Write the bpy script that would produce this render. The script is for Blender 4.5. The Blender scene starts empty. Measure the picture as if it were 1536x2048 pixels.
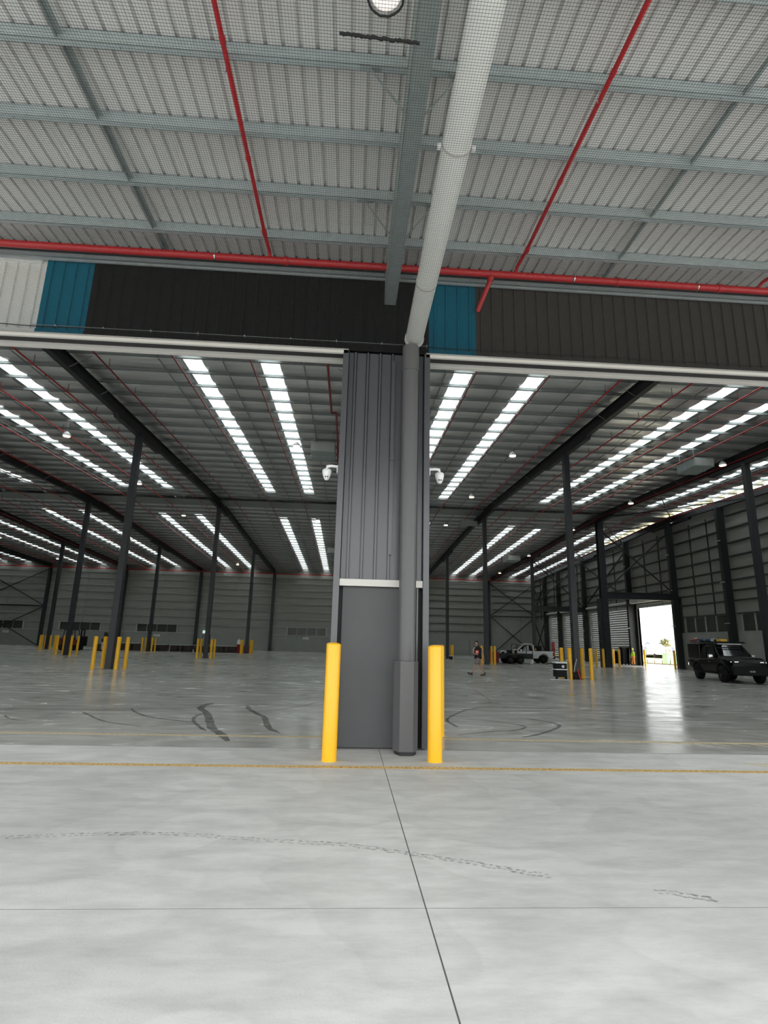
import bpy, bmesh, math, random
from mathutils import Vector, Matrix
random.seed(7)
S = bpy.context.scene
COL = S.collection
PI = math.pi

# ------------------------------------------------------------------ camera, sky, exposure
cam_d = bpy.data.cameras.new('camera'); cam = bpy.data.objects.new('camera', cam_d); COL.objects.link(cam)
cam_d.sensor_fit = 'HORIZONTAL'; cam_d.sensor_width = 36; cam_d.lens = 36*1110/1536
cam_d.clip_start = 0.05; cam_d.clip_end = 2000
cr, cu, cf = (0.997635,-0.064396,0.024046), (-0.038173,-0.228108,0.972887), (0.057165,0.971504,0.230027)
cam.matrix_world = Matrix(((cr[0],cu[0],-cf[0],0),(cr[1],cu[1],-cf[1],0),(cr[2],cu[2],-cf[2],1.55),(0,0,0,1)))
S.camera = cam
W = bpy.data.worlds.new('sky'); S.world = W; W.use_nodes = True
wn = W.node_tree.nodes; wl = W.node_tree.links
bg = wn['Background']; bg.inputs[1].default_value = 1.0
tc = wn.new('ShaderNodeTexCoord'); sx = wn.new('ShaderNodeSeparateXYZ'); cr_ = wn.new('ShaderNodeValToRGB')
wl.new(tc.outputs['Generated'], sx.inputs[0]); wl.new(sx.outputs['Z'], cr_.inputs[0])
cr_.color_ramp.elements[0].position = 0.0; cr_.color_ramp.elements[0].color = (.80,.825,.825,1)
cr_.color_ramp.elements[1].position = 1.0; cr_.color_ramp.elements[1].color = (2.5,2.56,2.56,1)
wl.new(cr_.outputs[0], bg.inputs[0])
S.view_settings.view_transform = 'Standard'; S.view_settings.look = 'None'
S.view_settings.gamma = 1; S.view_settings.use_curve_mapping = False
S.view_settings.exposure = 1.35
S.cycles.use_denoising = True
S.cycles.max_bounces = 10; S.cycles.diffuse_bounces = 6; S.cycles.glossy_bounces = 4
S.cycles.transmission_bounces = 6; S.cycles.sample_clamp_indirect = 8
S.cycles.caustics_reflective = False; S.cycles.caustics_refractive = False

# ------------------------------------------------------------------ materials
def _bsdf(name):
    m = bpy.data.materials.new(name); m.use_nodes = True
    return m, m.node_tree, m.node_tree.nodes['Principled BSDF']
def mat(name, col, rough=.5, metal=0., var=.12, scale=4., bump=0., bscale=30., spec=.5, stretch=(1,1,1), emit=None, es=0., coat=0.):
    m, t, b = _bsdf(name); n, l = t.nodes, t.links
    b.inputs['Roughness'].default_value = rough; b.inputs['Metallic'].default_value = metal
    b.inputs['Specular IOR Level'].default_value = spec; b.inputs['Coat Weight'].default_value = coat
    co = n.new('ShaderNodeTexCoord'); mp = n.new('ShaderNodeMapping'); mp.inputs['Scale'].default_value = stretch
    l.new(co.outputs['Object'], mp.inputs[0])
    nz = n.new('ShaderNodeTexNoise'); nz.inputs['Scale'].default_value = scale; nz.inputs['Detail'].default_value = 4
    l.new(mp.outputs[0], nz.inputs['Vector'])
    mx = n.new('ShaderNodeMix'); mx.data_type = 'RGBA'
    mx.inputs[6].default_value = tuple(c*(1-var) for c in col)+(1,); mx.inputs[7].default_value = tuple(min(1,c*(1+var)) for c in col)+(1,)
    l.new(nz.outputs[0], mx.inputs[0]); l.new(mx.outputs[2], b.inputs['Base Color'])
    if bump:
        nb = n.new('ShaderNodeTexNoise'); nb.inputs['Scale'].default_value = bscale; l.new(mp.outputs[0], nb.inputs['Vector'])
        bp = n.new('ShaderNodeBump'); bp.inputs['Strength'].default_value = bump; bp.inputs['Distance'].default_value = .02
        l.new(nb.outputs[0], bp.inputs['Height']); l.new(bp.outputs[0], b.inputs['Normal'])
    if emit:
        b.inputs['Emission Color'].default_value = emit+(1,); b.inputs['Emission Strength'].default_value = es
    return m
def ramp(n, a, ca, b_, cb):
    r = n.new('ShaderNodeValToRGB'); r.color_ramp.elements[0].position = a; r.color_ramp.elements[1].position = b_
    r.color_ramp.elements[0].color = ca; r.color_ramp.elements[1].color = cb
    return r
def g(v): return (v,v,v,1)

def concrete_out():
    m, t, b = _bsdf('broomed_concrete'); n, l = t.nodes, t.links
    co = n.new('ShaderNodeTexCoord')
    w = n.new('ShaderNodeTexNoise'); w.inputs['Scale'].default_value = .3; w.inputs['Detail'].default_value = 5; w.inputs['Roughness'].default_value = .4; w.inputs['Distortion'].default_value = .5
    l.new(co.outputs['Object'], w.inputs['Vector'])
    r1 = ramp(n, .38, (.515,.52,.505,1), .62, (.62,.62,.605,1)); l.new(w.outputs[0], r1.inputs[0])
    w2 = n.new('ShaderNodeTexNoise'); w2.inputs['Scale'].default_value = 2.2; w2.inputs['Detail'].default_value = 9; w2.inputs['Roughness'].default_value = .7
    mp = n.new('ShaderNodeMapping'); mp.inputs['Scale'].default_value = (.7,2,1); l.new(co.outputs['Object'], mp.inputs[0]); l.new(mp.outputs[0], w2.inputs['Vector'])
    r2 = ramp(n, .3, g(.80), .60, g(1.06)); l.new(w2.outputs[0], r2.inputs[0])
    mx = n.new('ShaderNodeMix'); mx.data_type = 'RGBA'; mx.blend_type = 'MULTIPLY'; mx.inputs[0].default_value = 1
    l.new(r1.outputs[0], mx.inputs[6]); l.new(r2.outputs[0], mx.inputs[7])
    # trowel tide marks: edge lines of large voronoi-ish puddles
    nz = n.new('ShaderNodeTexNoise'); nz.inputs['Scale'].default_value = .42; nz.inputs['Detail'].default_value = 2.5; l.new(co.outputs['Object'], nz.inputs['Vector'])
    r3 = n.new('ShaderNodeValToRGB'); r3.color_ramp.elements[0].position=.44; r3.color_ramp.elements[0].color=g(1); r3.color_ramp.elements[1].position=.443; r3.color_ramp.elements[1].color=g(.90)
    for p_,c_ in ((.515,1.0),(.55,1.0),(.553,.91),(.66,1.0)): e = r3.color_ramp.elements.new(p_); e.color = g(c_)
    l.new(nz.outputs[0], r3.inputs[0])
    mx2 = n.new('ShaderNodeMix'); mx2.data_type = 'RGBA'; mx2.blend_type = 'MULTIPLY'; mx2.inputs[0].default_value = .8
    l.new(mx.outputs[2], mx2.inputs[6]); l.new(r3.outputs[0], mx2.inputs[7])
    l.new(mx2.outputs[2], b.inputs['Base Color'])
    b.inputs['Roughness'].default_value = .62; b.inputs['Specular IOR Level'].default_value = .3
    nb = n.new('ShaderNodeTexNoise'); nb.inputs['Scale'].default_value = 60; nb.inputs['Detail'].default_value = 5; l.new(co.outputs['Object'], nb.inputs['Vector'])
    bp = n.new('ShaderNodeBump'); bp.inputs['Strength'].default_value = .12; bp.inputs['Distance'].default_value = .01
    l.new(nb.outputs[0], bp.inputs['Height']); l.new(bp.outputs[0], b.inputs['Normal'])
    return m
def concrete_in():
    m, t, b = _bsdf('polished_concrete'); n, l = t.nodes, t.links
    co = n.new('ShaderNodeTexCoord')
    mp = n.new('ShaderNodeMapping'); mp.inputs['Scale'].default_value = (.5,1.1,1); l.new(co.outputs['Object'], mp.inputs[0])
    w = n.new('ShaderNodeTexNoise'); w.inputs['Scale'].default_value = .9; w.inputs['Detail'].default_value = 8; w.inputs['Roughness'].default_value = .6; w.inputs['Distortion'].default_value = 2.2
    l.new(mp.outputs[0], w.inputs['Vector'])
    r1 = ramp(n, .33, (.42,.412,.39,1), .70, (.58,.568,.535,1)); l.new(w.outputs[0], r1.inputs[0])
    w3 = n.new('ShaderNodeTexNoise'); w3.inputs['Scale'].default_value = .12; w3.inputs['Detail'].default_value = 2; l.new(co.outputs['Object'], w3.inputs['Vector'])
    r3 = ramp(n, .35, g(.82), .65, g(1.1)); l.new(w3.outputs[0], r3.inputs[0])
    mx = n.new('ShaderNodeMix'); mx.data_type = 'RGBA'; mx.blend_type = 'MULTIPLY'; mx.inputs[0].default_value = 1
    l.new(r1.outputs[0], mx.inputs[6]); l.new(r3.outputs[0], mx.inputs[7]); l.new(mx.outputs[2], b.inputs['Base Color'])
    r2 = ramp(n, .35, g(.15), .7, g(.30)); l.new(w.outputs[0], r2.inputs[0]); l.new(r2.outputs[0], b.inputs['Roughness'])
    b.inputs['Specular IOR Level'].default_value = .5
    nb = n.new('ShaderNodeTexNoise'); nb.inputs['Scale'].default_value = 1.6; nb.inputs['Detail'].default_value = 3; nb.inputs['Distortion'].default_value = 1.0; l.new(mp.outputs[0], nb.inputs['Vector'])
    bp = n.new('ShaderNodeBump'); bp.inputs['Strength'].default_value = .25; bp.inputs['Distance'].default_value = .006
    l.new(nb.outputs[0], bp.inputs['Height']); l.new(bp.outputs[0], b.inputs['Normal'])
    return m
def wear(name, col, amount=.6, scale=9.):
    "worn paint / rubber film: noise-broken transparency over the concrete"
    m, t, b = _bsdf(name); n, l = t.nodes, t.links
    b.inputs['Base Color'].default_value = col+(1,); b.inputs['Roughness'].default_value = .5
    co = n.new('ShaderNodeTexCoord'); nz = n.new('ShaderNodeTexNoise'); nz.inputs['Scale'].default_value = scale; nz.inputs['Detail'].default_value = 6
    l.new(co.outputs['Object'], nz.inputs['Vector'])
    r = ramp(n, .3, g(amount*.45), .6, g(amount)); l.new(nz.outputs[0], r.inputs[0])
    l.new(r.outputs[0], b.inputs['Alpha'])
    return m
def skylight_mat():
    m = bpy.data.materials.new('translucent_fibreglass'); m.use_nodes = True; t = m.node_tree; n, l = t.nodes, t.links
    n.remove(n['Principled BSDF'])
    tr = n.new('ShaderNodeBsdfTranslucent'); tr.inputs[0].default_value = (.93,.97,.96,1)
    tp = n.new('ShaderNodeBsdfTransparent'); tp.inputs[0].default_value = (.93,.97,.97,1)
    df = n.new('ShaderNodeBsdfDiffuse'); df.inputs[0].default_value = (.75,.78,.78,1)
    mx = n.new('ShaderNodeMixShader'); mx.inputs[0].default_value = .25; l.new(tr.outputs[0], mx.inputs[1]); l.new(df.outputs[0], mx.inputs[2])
    m2 = n.new('ShaderNodeMixShader'); m2.inputs[0].default_value = .35; l.new(mx.outputs[0], m2.inputs[1]); l.new(tp.outputs[0], m2.inputs[2])
    l.new(m2.outputs[0], n['Material Output'].inputs[0])
    return m

M = dict(
 out=concrete_out(), inn=concrete_in(),
 joint=mat('joint_sealant', (.10,.095,.09), .8),
 line=wear('worn_yellow_paint', (.86,.58,.22), .85, 25.),
 line2=wear('faded_yellow_paint', (.82,.66,.40), .85, 30.),
 tyre=wear('rubber_mark', (.04,.04,.04), .55, 5.),
 foot=wear('dusty_shoe_mark', (.20,.20,.19), .28, 20.),
 white=mat('white_steel_sheet', (.72,.73,.72), .45, var=.03),
 teal=mat('teal_steel_sheet', (.0,.135,.215), .6, var=.04, spec=.12),
 black=mat('black_steel_sheet', (.005,.006,.006), .6, var=.08, spec=.15),
 grey=mat('charcoal_steel_sheet', (.050,.046,.041), .6, var=.06, spec=.2),
 trimw=mat('off_white_trim', (.62,.60,.57), .4, var=.04),
 dark=mat('dark_grey_flashing', (.028,.028,.03), .5, var=.08, spec=.3),
 pylon=mat('slate_steel_sheet', (.075,.077,.087), .28, var=.05, spec=.7),
 precast=mat('painted_precast_concrete', (.082,.083,.088), .6, var=.1, scale=2.5, bump=.15, bscale=80),
 pipe=mat('slate_painted_pipe', (.10,.10,.105), .4, var=.05),
 wpipe=mat('white_pvc_pipe', (.86,.86,.82), .35, var=.03),
 galv=mat('galvanised_steel', (.44,.50,.51), .45, .3, var=.14, scale=9.),
 galvd=mat('galvanised_steel_weathered', (.31,.36,.355), .5, .35, var=.2, scale=12.),
 csheet=mat('zinc_roof_sheet', (.69,.68,.66), .5, .1, var=.07, scale=1.5),
 foil=mat('foil_roof_insulation', (.78,.79,.78), .30, .65, var=.35, scale=3, bump=1.0, bscale=9., stretch=(.12,1.3,1)),
 purl=mat('purlin_steel', (.25,.27,.27), .45, .5, var=.12),
 frame=mat('black_painted_steel', (.010,.011,.013), .5, var=.1),
 colm=mat('charcoal_painted_steel', (.018,.020,.026), .45, var=.1),
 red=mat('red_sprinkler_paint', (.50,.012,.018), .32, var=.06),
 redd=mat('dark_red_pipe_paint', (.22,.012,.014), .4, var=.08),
 yel=mat('safety_yellow_paint', (.95,.50,.012), .33, var=.03, spec=.5),
 net=mat('bird_netting', (.03,.03,.03), .8),
 rope=mat('black_lacing', (.006,.006,.006), .8),
 sky=skylight_mat(),
 lamp=mat('lamp_glass', (.9,.85,.75), .3, emit=(1.,.78,.46), es=5.),
 lampc=mat('frosted_lamp_lens', (.85,.80,.76), .4, emit=(1.,.93,.88), es=.25),
 wallp=mat('wall_insulation_board', (.27,.275,.255), .6, var=.1, scale=1.0),
 wallc=mat('tilt_up_concrete', (.27,.275,.26), .7, var=.16, scale=.9, bump=.1, bscale=20),
 girt=mat('light_girt_steel', (.42,.43,.41), .45, .3, var=.08),
 girtd=mat('dark_girt_steel', (.03,.03,.03), .5),
 louv=mat('dark_glazing', (.05,.055,.05), .25, var=.1),
 sash=mat('pale_window_frame', (.50,.51,.48), .45),
 doorp=mat('roller_door_slats', (.36,.37,.36), .6, .0, var=.05),
 plast=mat('white_plastic', (.80,.81,.81), .35, var=.02),
 blackp=mat('black_plastic', (.003,.003,.0035), .5, spec=.2),
 glass=mat('tinted_glass', (.006,.008,.009), .06, spec=.8, var=0.),
 carb=mat('black_car_paint', (.0015,.0015,.002), .25, var=0., spec=.25),
 carw=mat('white_car_paint', (.62,.63,.63), .25, var=.02, coat=.5),
 rub=mat('tyre_rubber', (.006,.006,.006), .8, spec=.2),
 rim=mat('dark_wheel_rim', (.03,.03,.032), .35, .6),
 chrome=mat('bright_metal', (.7,.7,.7), .2, .9, var=.02),
 head=mat('lit_headlamp', (.9,.9,.9), .2, emit=(1,1,1), es=3.5),
 tail=mat('red_lens', (.30,.01,.01), .2),
 skin=mat('skin', (.46,.28,.22), .55, var=.05),
 hair=mat('black_hair', (.008,.007,.007), .6),
 cloth=mat('black_cloth', (.008,.008,.011), .85),
 short=mat('stone_shorts', (.21,.18,.17), .85),
 boot=mat('brown_boots', (.07,.035,.025), .7),
 rprint=mat('red_cloth', (.62,.06,.045), .7),
 hiv=mat('lime_hi_vis_cloth', (.50,.85,.02), .7, emit=(.4,.8,.0), es=0.),
 orange=mat('orange_cloth', (.75,.25,.03), .7),
 blue=mat('blue_tarp', (.012,.07,.14), .6), navy=mat('navy_plastic', (.01,.012,.05), .5),
 yelt=mat('yellow_plastic', (.70,.42,.02), .5),
 redbox=mat('red_tool_steel', (.20,.006,.010), .35),
 wood=mat('grey_timber', (.055,.04,.035), .8, var=.3, scale=6.),
 wsheet=mat('pale_sheet_boards', (.40,.40,.38), .6),
 orf=mat('forklift_orange_paint', (.16,.03,.012), .45),
 sign=mat('pale_sign', (.62,.63,.60), .5),
 exitg=mat('exit_sign_panel', (.7,.85,.75), .5, emit=(.75,1.,.85), es=.9),
 asph=mat('yard_gravel', (.62,.58,.46), .9, var=.12, scale=.4),
 grass=mat('dry_grass_verge', (.66,.56,.22), .9, var=.25, scale=2.),
 obld=mat('ochre_building', (.80,.55,.25), .8), pbld=mat('pink_building', (.80,.50,.40), .8), cbld=mat('cream_building', (.82,.66,.45), .8),
 gcont=mat('pale_green_cabinet', (.40,.62,.50), .6), leaf=mat('tree_leaf', (.16,.16,.07), .8), trunk=mat('tree_bark', (.10,.07,.05), .9),
 hill=mat('distant_hill', (.62,.62,.56), .9), roofg=mat('grey_blue_roof', (.20,.22,.30), .7),
)

# ------------------------------------------------------------------ mesh helpers
class MB:
    def __init__(s): s.v = []; s.f = []; s.sm = []
    def add(s, vs, fs, smooth=False):
        o = len(s.v); s.v += [tuple(v) for v in vs]; s.f += [tuple(i+o for i in f) for f in fs]; s.sm += [smooth]*len(fs); return s
    def box(s, x0,x1,y0,y1,z0,z1):
        return s.add([(x0,y0,z0),(x1,y0,z0),(x1,y1,z0),(x0,y1,z0),(x0,y0,z1),(x1,y0,z1),(x1,y1,z1),(x0,y1,z1)],
                     [(0,3,2,1),(4,5,6,7),(0,1,5,4),(1,2,6,5),(2,3,7,6),(3,0,4,7)])
    def bar(s, a, b, w, h=None, up=(0,0,1)):
        a, b = Vector(a), Vector(b); h = h or w; d = (b-a).normalized(); u = Vector(up)
        if abs(d.dot(u)) > .98: u = Vector((1,0,0))
        r = d.cross(u).normalized()*w/2; u = r.cross(d).normalized()*h/2
        vs = [a-r-u,a+r-u,a+r+u,a-r+u,b-r-u,b+r-u,b+r+u,b-r+u]
        return s.add(vs, [(0,1,2,3),(7,6,5,4),(0,4,5,1),(1,5,6,2),(2,6,7,3),(3,7,4,0)])
    def tube(s, pts, r, n=12, caps=True):
        pts = [Vector(p) for p in pts]; rs = r if isinstance(r,(list,tuple)) else [r]*len(pts); rings = []
        for i,p in enumerate(pts):
            d = (pts[min(i+1,len(pts)-1)]-pts[max(i-1,0)]).normalized()
            u = Vector((0,0,1)) if abs(d.z) < .95 else Vector((0,1,0))
            a = d.cross(u).normalized(); b = a.cross(d).normalized()
            rings.append([p+(a*math.cos(2*PI*k/n)+b*math.sin(2*PI*k/n))*rs[i] for k in range(n)])
        vs = [v for q in rings for v in q]; fs = []
        for i in range(len(pts)-1):
            for k in range(n): fs.append((i*n+k, i*n+(k+1)%n, (i+1)*n+(k+1)%n, (i+1)*n+k))
        s.add(vs, fs, True)
        if caps:
            s.add(rings[0], [tuple(range(n))[::-1]]); s.add(rings[-1], [tuple(range(n))])
        return s
    def lathe(s, prof, n=24, c=(0,0,0), ax='z'):
        vs = []; fs = []
        for (r,z) in prof:
            for k in range(n):
                a = 2*PI*k/n; x,y = r*math.cos(a), r*math.sin(a)
                p = (x,y,z) if ax=='z' else ((z,x,y) if ax=='x' else (x,z,y))
                vs.append((c[0]+p[0],c[1]+p[1],c[2]+p[2]))
        for i in range(len(prof)-1):
            for k in range(n): fs.append((i*n+k, i*n+(k+1)%n, (i+1)*n+(k+1)%n, (i+1)*n+k))
        return s.add(vs, fs, True)
    def prism(s, poly, axis, a, b):
        "poly: 2-D outline, extruded along axis x|y|z from a to b"
        def P(p,t): return {'x':(t,p[0],p[1]),'y':(p[0],t,p[1]),'z':(p[0],p[1],t)}[axis]
        n = len(poly); vs = [P(p,a) for p in poly]+[P(p,b) for p in poly]
        fs = [tuple(range(n)), tuple(range(n,2*n))[::-1]]+[(k,(k+1)%n,n+(k+1)%n,n+k) for k in range(n)]
        return s.add(vs, fs)
    def mesh(s, name):
        me = bpy.data.meshes.new(name); me.from_pydata(s.v, [], s.f); me.update()
        me.polygons.foreach_set('use_smooth', s.sm); me.update()
        return me
    def build(s, name, m, parent=None, kind=None, label=None):
        me = s.mesh(name); me.materials.append(M[m] if isinstance(m,str) else m)
        bm = bmesh.new(); bm.from_mesh(me); bmesh.ops.recalc_face_normals(bm, faces=bm.faces); bm.to_mesh(me); bm.free()
        o = bpy.data.objects.new(name, me); COL.objects.link(o)
        if parent: o.parent = parent
        if kind: o['kind'] = kind
        if label: o['label'] = label
        return o
def bevel(o, w=.01, seg=2):
    b = o.modifiers.new('b','BEVEL'); b.width = w; b.segments = seg; b.limit_method = 'ANGLE'; return o
def thing(name, label, cat, loc=(0,0,0), rz=0, group=None):
    o = bpy.data.objects.new(name, None); COL.objects.link(o); o.location = loc; o.rotation_euler = (0,0,rz)
    o.empty_display_size = .1
    o['label'] = label; o['category'] = cat
    if group: o['group'] = group
    return o
def tag(o, label, cat, group=None):
    o['label'] = label; o['category'] = cat
    if group: o['group'] = group
    return o
def kids(o): return [c for c in bpy.data.objects if c.parent == o]
def dup(root, label, loc=None, rz=None, group=None):
    m = {}
    def cp(o, par):
        c = o.copy(); COL.objects.link(c)
        if par: c.parent = par
        for k in CH.get(o.name, []): cp(k, c)
        return c
    global CH
    CH = {}
    for o in bpy.data.objects:
        if o.parent: CH.setdefault(o.parent.name, []).append(o)
    r = cp(root, None)
    if loc is not None: r.location = loc
    if rz is not None: r.rotation_euler = (0,0,rz)
    r['label'] = label
    if group: r['group'] = group
    return r
def at(o, p, rz=0):
    o.location = p; o.rotation_euler = (0,0,rz); return o

# ------------------------------------------------------------------ geometry constants
FY = 8.9          # facade plane
BY = 87.0         # rear wall
RX = 29.3         # right wall
LX = -67.6        # left wall (out of view)
RIDGE = 48.0
def RS(y): return 13.7-.036*abs(RIDGE-y)      # underside of the roof sheet
FR = [-56.2,-45.1,-33.9,-22.7,-11.6,.15,11.85,22.4]   # frame lines (x)
RAFTER_X = FR

# ------------------------------------------------------------------ floor
fl = MB().box(LX-1,RX+.3,FY-40,BY+.3,-.30,-.0012).build('floor','joint',kind='structure')
gap = .0045
xs = [-26,-19.4,-12.75,-6.1,.535,7.2,13.8,20.4,27.0]; ys = [-26,-19,-13,-6.4,-1.3,3.785,FY-.02]
for i in range(len(xs)-1):
    for j in range(len(ys)-1):
        MB().box(xs[i]+gap,xs[i+1]-gap,ys[j]+gap,ys[j+1]-gap,-.06,0).build('concrete_slab','out',fl)
xi = [LX,-50.7,-28.2,-5.9,17.1,RX]; 
for i in range(len(xi)-1):
    for (a,b) in ((FY,28.9),(28.9,48),(48,67.1),(67.1,BY)):
        MB().box(xi[i]+.002,xi[i+1]-.002,a+.002,b-.002,-.06,0).build('polished_slab','inn',fl)
MB().box(-26,27,7.585,7.725,0,.0012).build('painted_line','line',fl,label='worn yellow line outside')
MB().box(LX,RX,9.86,9.99,0,.0012).build('painted_line','line2',fl,label='faded yellow line inside')
# painted hatch strokes beside both lines at the far right
def strokes(x0,x1,y0,y1,step,m):
    b = MB(); x = x0
    while x < x1:
        b.add([(x,y1,.0012),(x+.07,y1,.0012),(x+.07+.16,y0,.0012),(x+.16,y0,.0012)],[(0,1,2,3)]); x += step
    return b.build('painted_hatching',m,fl,kind='stuff')
strokes(5.72,9.5,7.98,8.24,.17,'line2'); strokes(5.3,9.5,9.62,9.83,.34,'line2')

TYRES = [(0.06,[(-5.5,12.68),(-5.25,12.34),(-4.55,11.41),(-4.02,11.02),(-3.61,10.78)]),(0.07,[(-4.77,13.42),(-4.36,12.65),(-3.88,12.05),(-3.31,11.65),(-2.85,11.39)]),(0.16,[(-3.24,14.9),(-3.34,14.36),(-3.29,13.65),(-2.97,12.85),(-2.75,12.13),(-2.37,10.78),(-2.09,10.16),(-1.8,9.4)]),(0.07,[(-2.97,12.85),(-3.04,12.27),(-2.91,11.6),(-2.56,10.75),(-2.37,10.38)]),(0.12,[(-2.36,14.37),(-2.18,13.6),(-1.87,12.8),(-1.65,12.27),(-1.37,10.88),(-1.09,10.26)]),(0.06,[(-7.64,13.5),(-5.76,13.71),(-3.4,14.5),(-1.92,15.89),(-0.66,16.25)]),(0.06,[(-7.24,12.83),(-5.66,12.94),(-4.12,13.34),(-2.77,14.11),(-1.8,14.88)]),(0.05,[(-1.9,15.71),(-1.35,14.95),(-0.99,14.75),(-0.63,15.64)]),(0.05,[(-2.46,13.34),(-2.18,13.17),(-1.61,13.46),(-0.78,15.05)]),(0.03,[(-3.55,10.84),(-2.57,11.12),(-0.94,11.22)]),(0.05,[(-6.65,11.96),(-6.3,11.51),(-5.79,11.16)]),(0.07,[(2.0,10.33),(2.66,10.78),(3.25,11.03),(3.57,11.44),(3.55,11.75),(3.36,12.05),(3.05,12.36),(2.59,12.48)]),(0.08,[(3.12,10.19),(3.58,10.61),(4.16,11.35),(4.4,11.84),(4.33,12.33),(3.89,13.02)]),(0.07,[(4.04,15.34),(3.11,14.42),(2.4,13.02),(2.16,12.25),(2.18,11.59),(2.19,11.29)]),(0.06,[(4.6,20.53),(4.25,16.86)]),(0.06,[(5.66,20.78),(5.71,17.83),(6.37,16.93)])]
def catmull(P, n=8):
    P = [Vector(p).to_3d() if len(p)==2 else Vector(p) for p in P]; out = []
    for i in range(len(P)-1):
        a,b,c,d = P[max(i-1,0)],P[i],P[i+1],P[min(i+2,len(P)-1)]
        for k in range(n):
            t = k/n
            out.append(.5*((2*b)+(c-a)*t+(2*a-5*b+4*c-d)*t*t+(3*b-a-3*c+d)*t**3))
    return out+[P[-1]]
for k,(w,P) in enumerate(TYRES):
    q = catmull(P); vs = []; n = len(q)
    for i,p in enumerate(q):
        d = (q[min(i+1,n-1)]-q[max(i-1,0)]).normalized(); r = Vector((-d.y,d.x,0))
        e = w/2*(.35+.65*min(1,min(i,n-1-i)/5))*(1+.12*math.sin(i*1.3))
        z = .0005+.0002*k
        vs += [(p.x+r.x*e,p.y+r.y*e,z),(p.x-r.x*e,p.y-r.y*e,z)]
    MB().add(vs,[(2*i,2*i+1,2*i+3,2*i+2) for i in range(n-1)]).build('tyre_mark','tyre',fl)
FOOT = [(-2.65,4.99),(-1.93,5.08),(-1.34,5.09),(-0.51,4.94),(0.08,4.85),(0.54,4.67),(1.03,4.47),(1.41,4.28),(2.15,4.0),(2.41,3.89)]
b = MB(); q = catmull(FOOT,18)
for i,p in enumerate(q):
    if 1.45 < p.x < 2.1: continue
    for sgn in (-1,1):
        cx, cy = p.x+random.uniform(-.02,.02), p.y+sgn*.025+random.uniform(-.012,.012)
        a,c = random.uniform(.012,.024), random.uniform(.010,.016)
        b.add([(cx+a*math.cos(t),cy+c*math.sin(t),.0006) for t in [j*PI/4 for j in range(8)]],[tuple(range(8))])
b.build('shoe_mark','foot',fl,kind='stuff')

# ------------------------------------------------------------------ ribbed sheet
def ribbed(x0, x1, z0, z1, y, pitch=.205, d=.03, rw=.03, cap=.018, out=-1, slot=False):
    "vertical ribs standing proud of a pan at y towards out*y"
    b = MB(); prof = [(x0,0)]; n = max(1,round((x1-x0)/pitch)); st = (x1-x0)/n
    for k in range(n):
        c = x0+st*(k+.5); q = slot; prof += [(c-rw/2-.008,0)]+([(c-rw/2-.006,-.03),(c-cap/2-.006,-.03)] if q else [])+[(c-cap/2-.004,d),(c+cap/2+.004,d)]+([(c+cap/2+.006,-.03),(c+rw/2+.006,-.03)] if q else [])+[(c+rw/2+.008,0)]
    prof.append((x1,0)); vs = []
    for (x,h) in prof: vs += [(x,y+out*h,z0),(x,y+out*h,z1)]
    return b.add(vs,[(2*i,2*i+2,2*i+3,2*i+1) for i in range(len(prof)-1)])

# ------------------------------------------------------------------ front wall (header and pylon)
wf = MB().box(LX,RX+.3,FY+.06,FY+.40,8.0,12.1).build('wall_front','dark',kind='structure')
PY = [(-24.2,-22.6),(-12.0,-10.5),(-.26,1.27),(11.9,13.4),(23.6,25.1)]     # pylons
MB().box(-30,RX,FY+.05,FY+.36,6.62,8.05).build('header_beam','dark',wf)
spans = [(-11.9,-5.53,'white'),(-5.53,-4.72,'teal'),(-4.72,1.25,'black'),(1.25,2.10,'teal'),(2.10,13.0,'grey')]
for x0,x1,m in spans:
    n = max(1,round((x1-x0)/.82)); st = (x1-x0)/n
    for k in range(n):
        ribbed(x0+st*k, x0+st*(k+1), 6.62, 8.06, FY, st/4 if n>1 else (x1-x0)/4, .028).build('cladding_panel',m,wf)
        MB().box(x0+st*k,x0+st*(k+1)-.002,FY-.022,FY+.02,6.56,6.64).build('cladding_flashing',m,wf)
bars = [(-10.5,-.17),(1.20,11.9)]
for a,c in bars:
    MB().box(a,c,FY-.06,FY-.01,6.475,6.56).build('drip_edge','trimw',wf)
    MB().box(a,c,FY-.01,FY+.36,6.60,6.64).build('soffit_flashing','dark',wf)
    MB().box(a+.02,c-.04,FY+.36,FY+.44,6.52,6.61).build('door_guide_trim','trimw',wf)
MB().box(-24,24,FY-.08,FY-.02,8.03,8.10).build('top_angle','galv',wf)
MB().box(-24,24,FY-.10,FY-.06,7.95,7.985).build('top_angle','galv',wf)
MB().box(-11.9,-5.6,FY-.04,FY,7.90,8.06).build('cladding_flashing','white',wf)
# thin net cable with eye bolts along the header
MB().tube([(-5.6,FY-.045,6.70),(1.22,FY-.045,6.70)],.004,6).build('net_cable','galvd',wf)
b = MB()
for k in range(9): b.box(-5.2+.8*k,-5.18+.8*k,FY-.055,FY,6.69,6.72)
b.build('net_bolts','galv',wf,kind='stuff')

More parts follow.
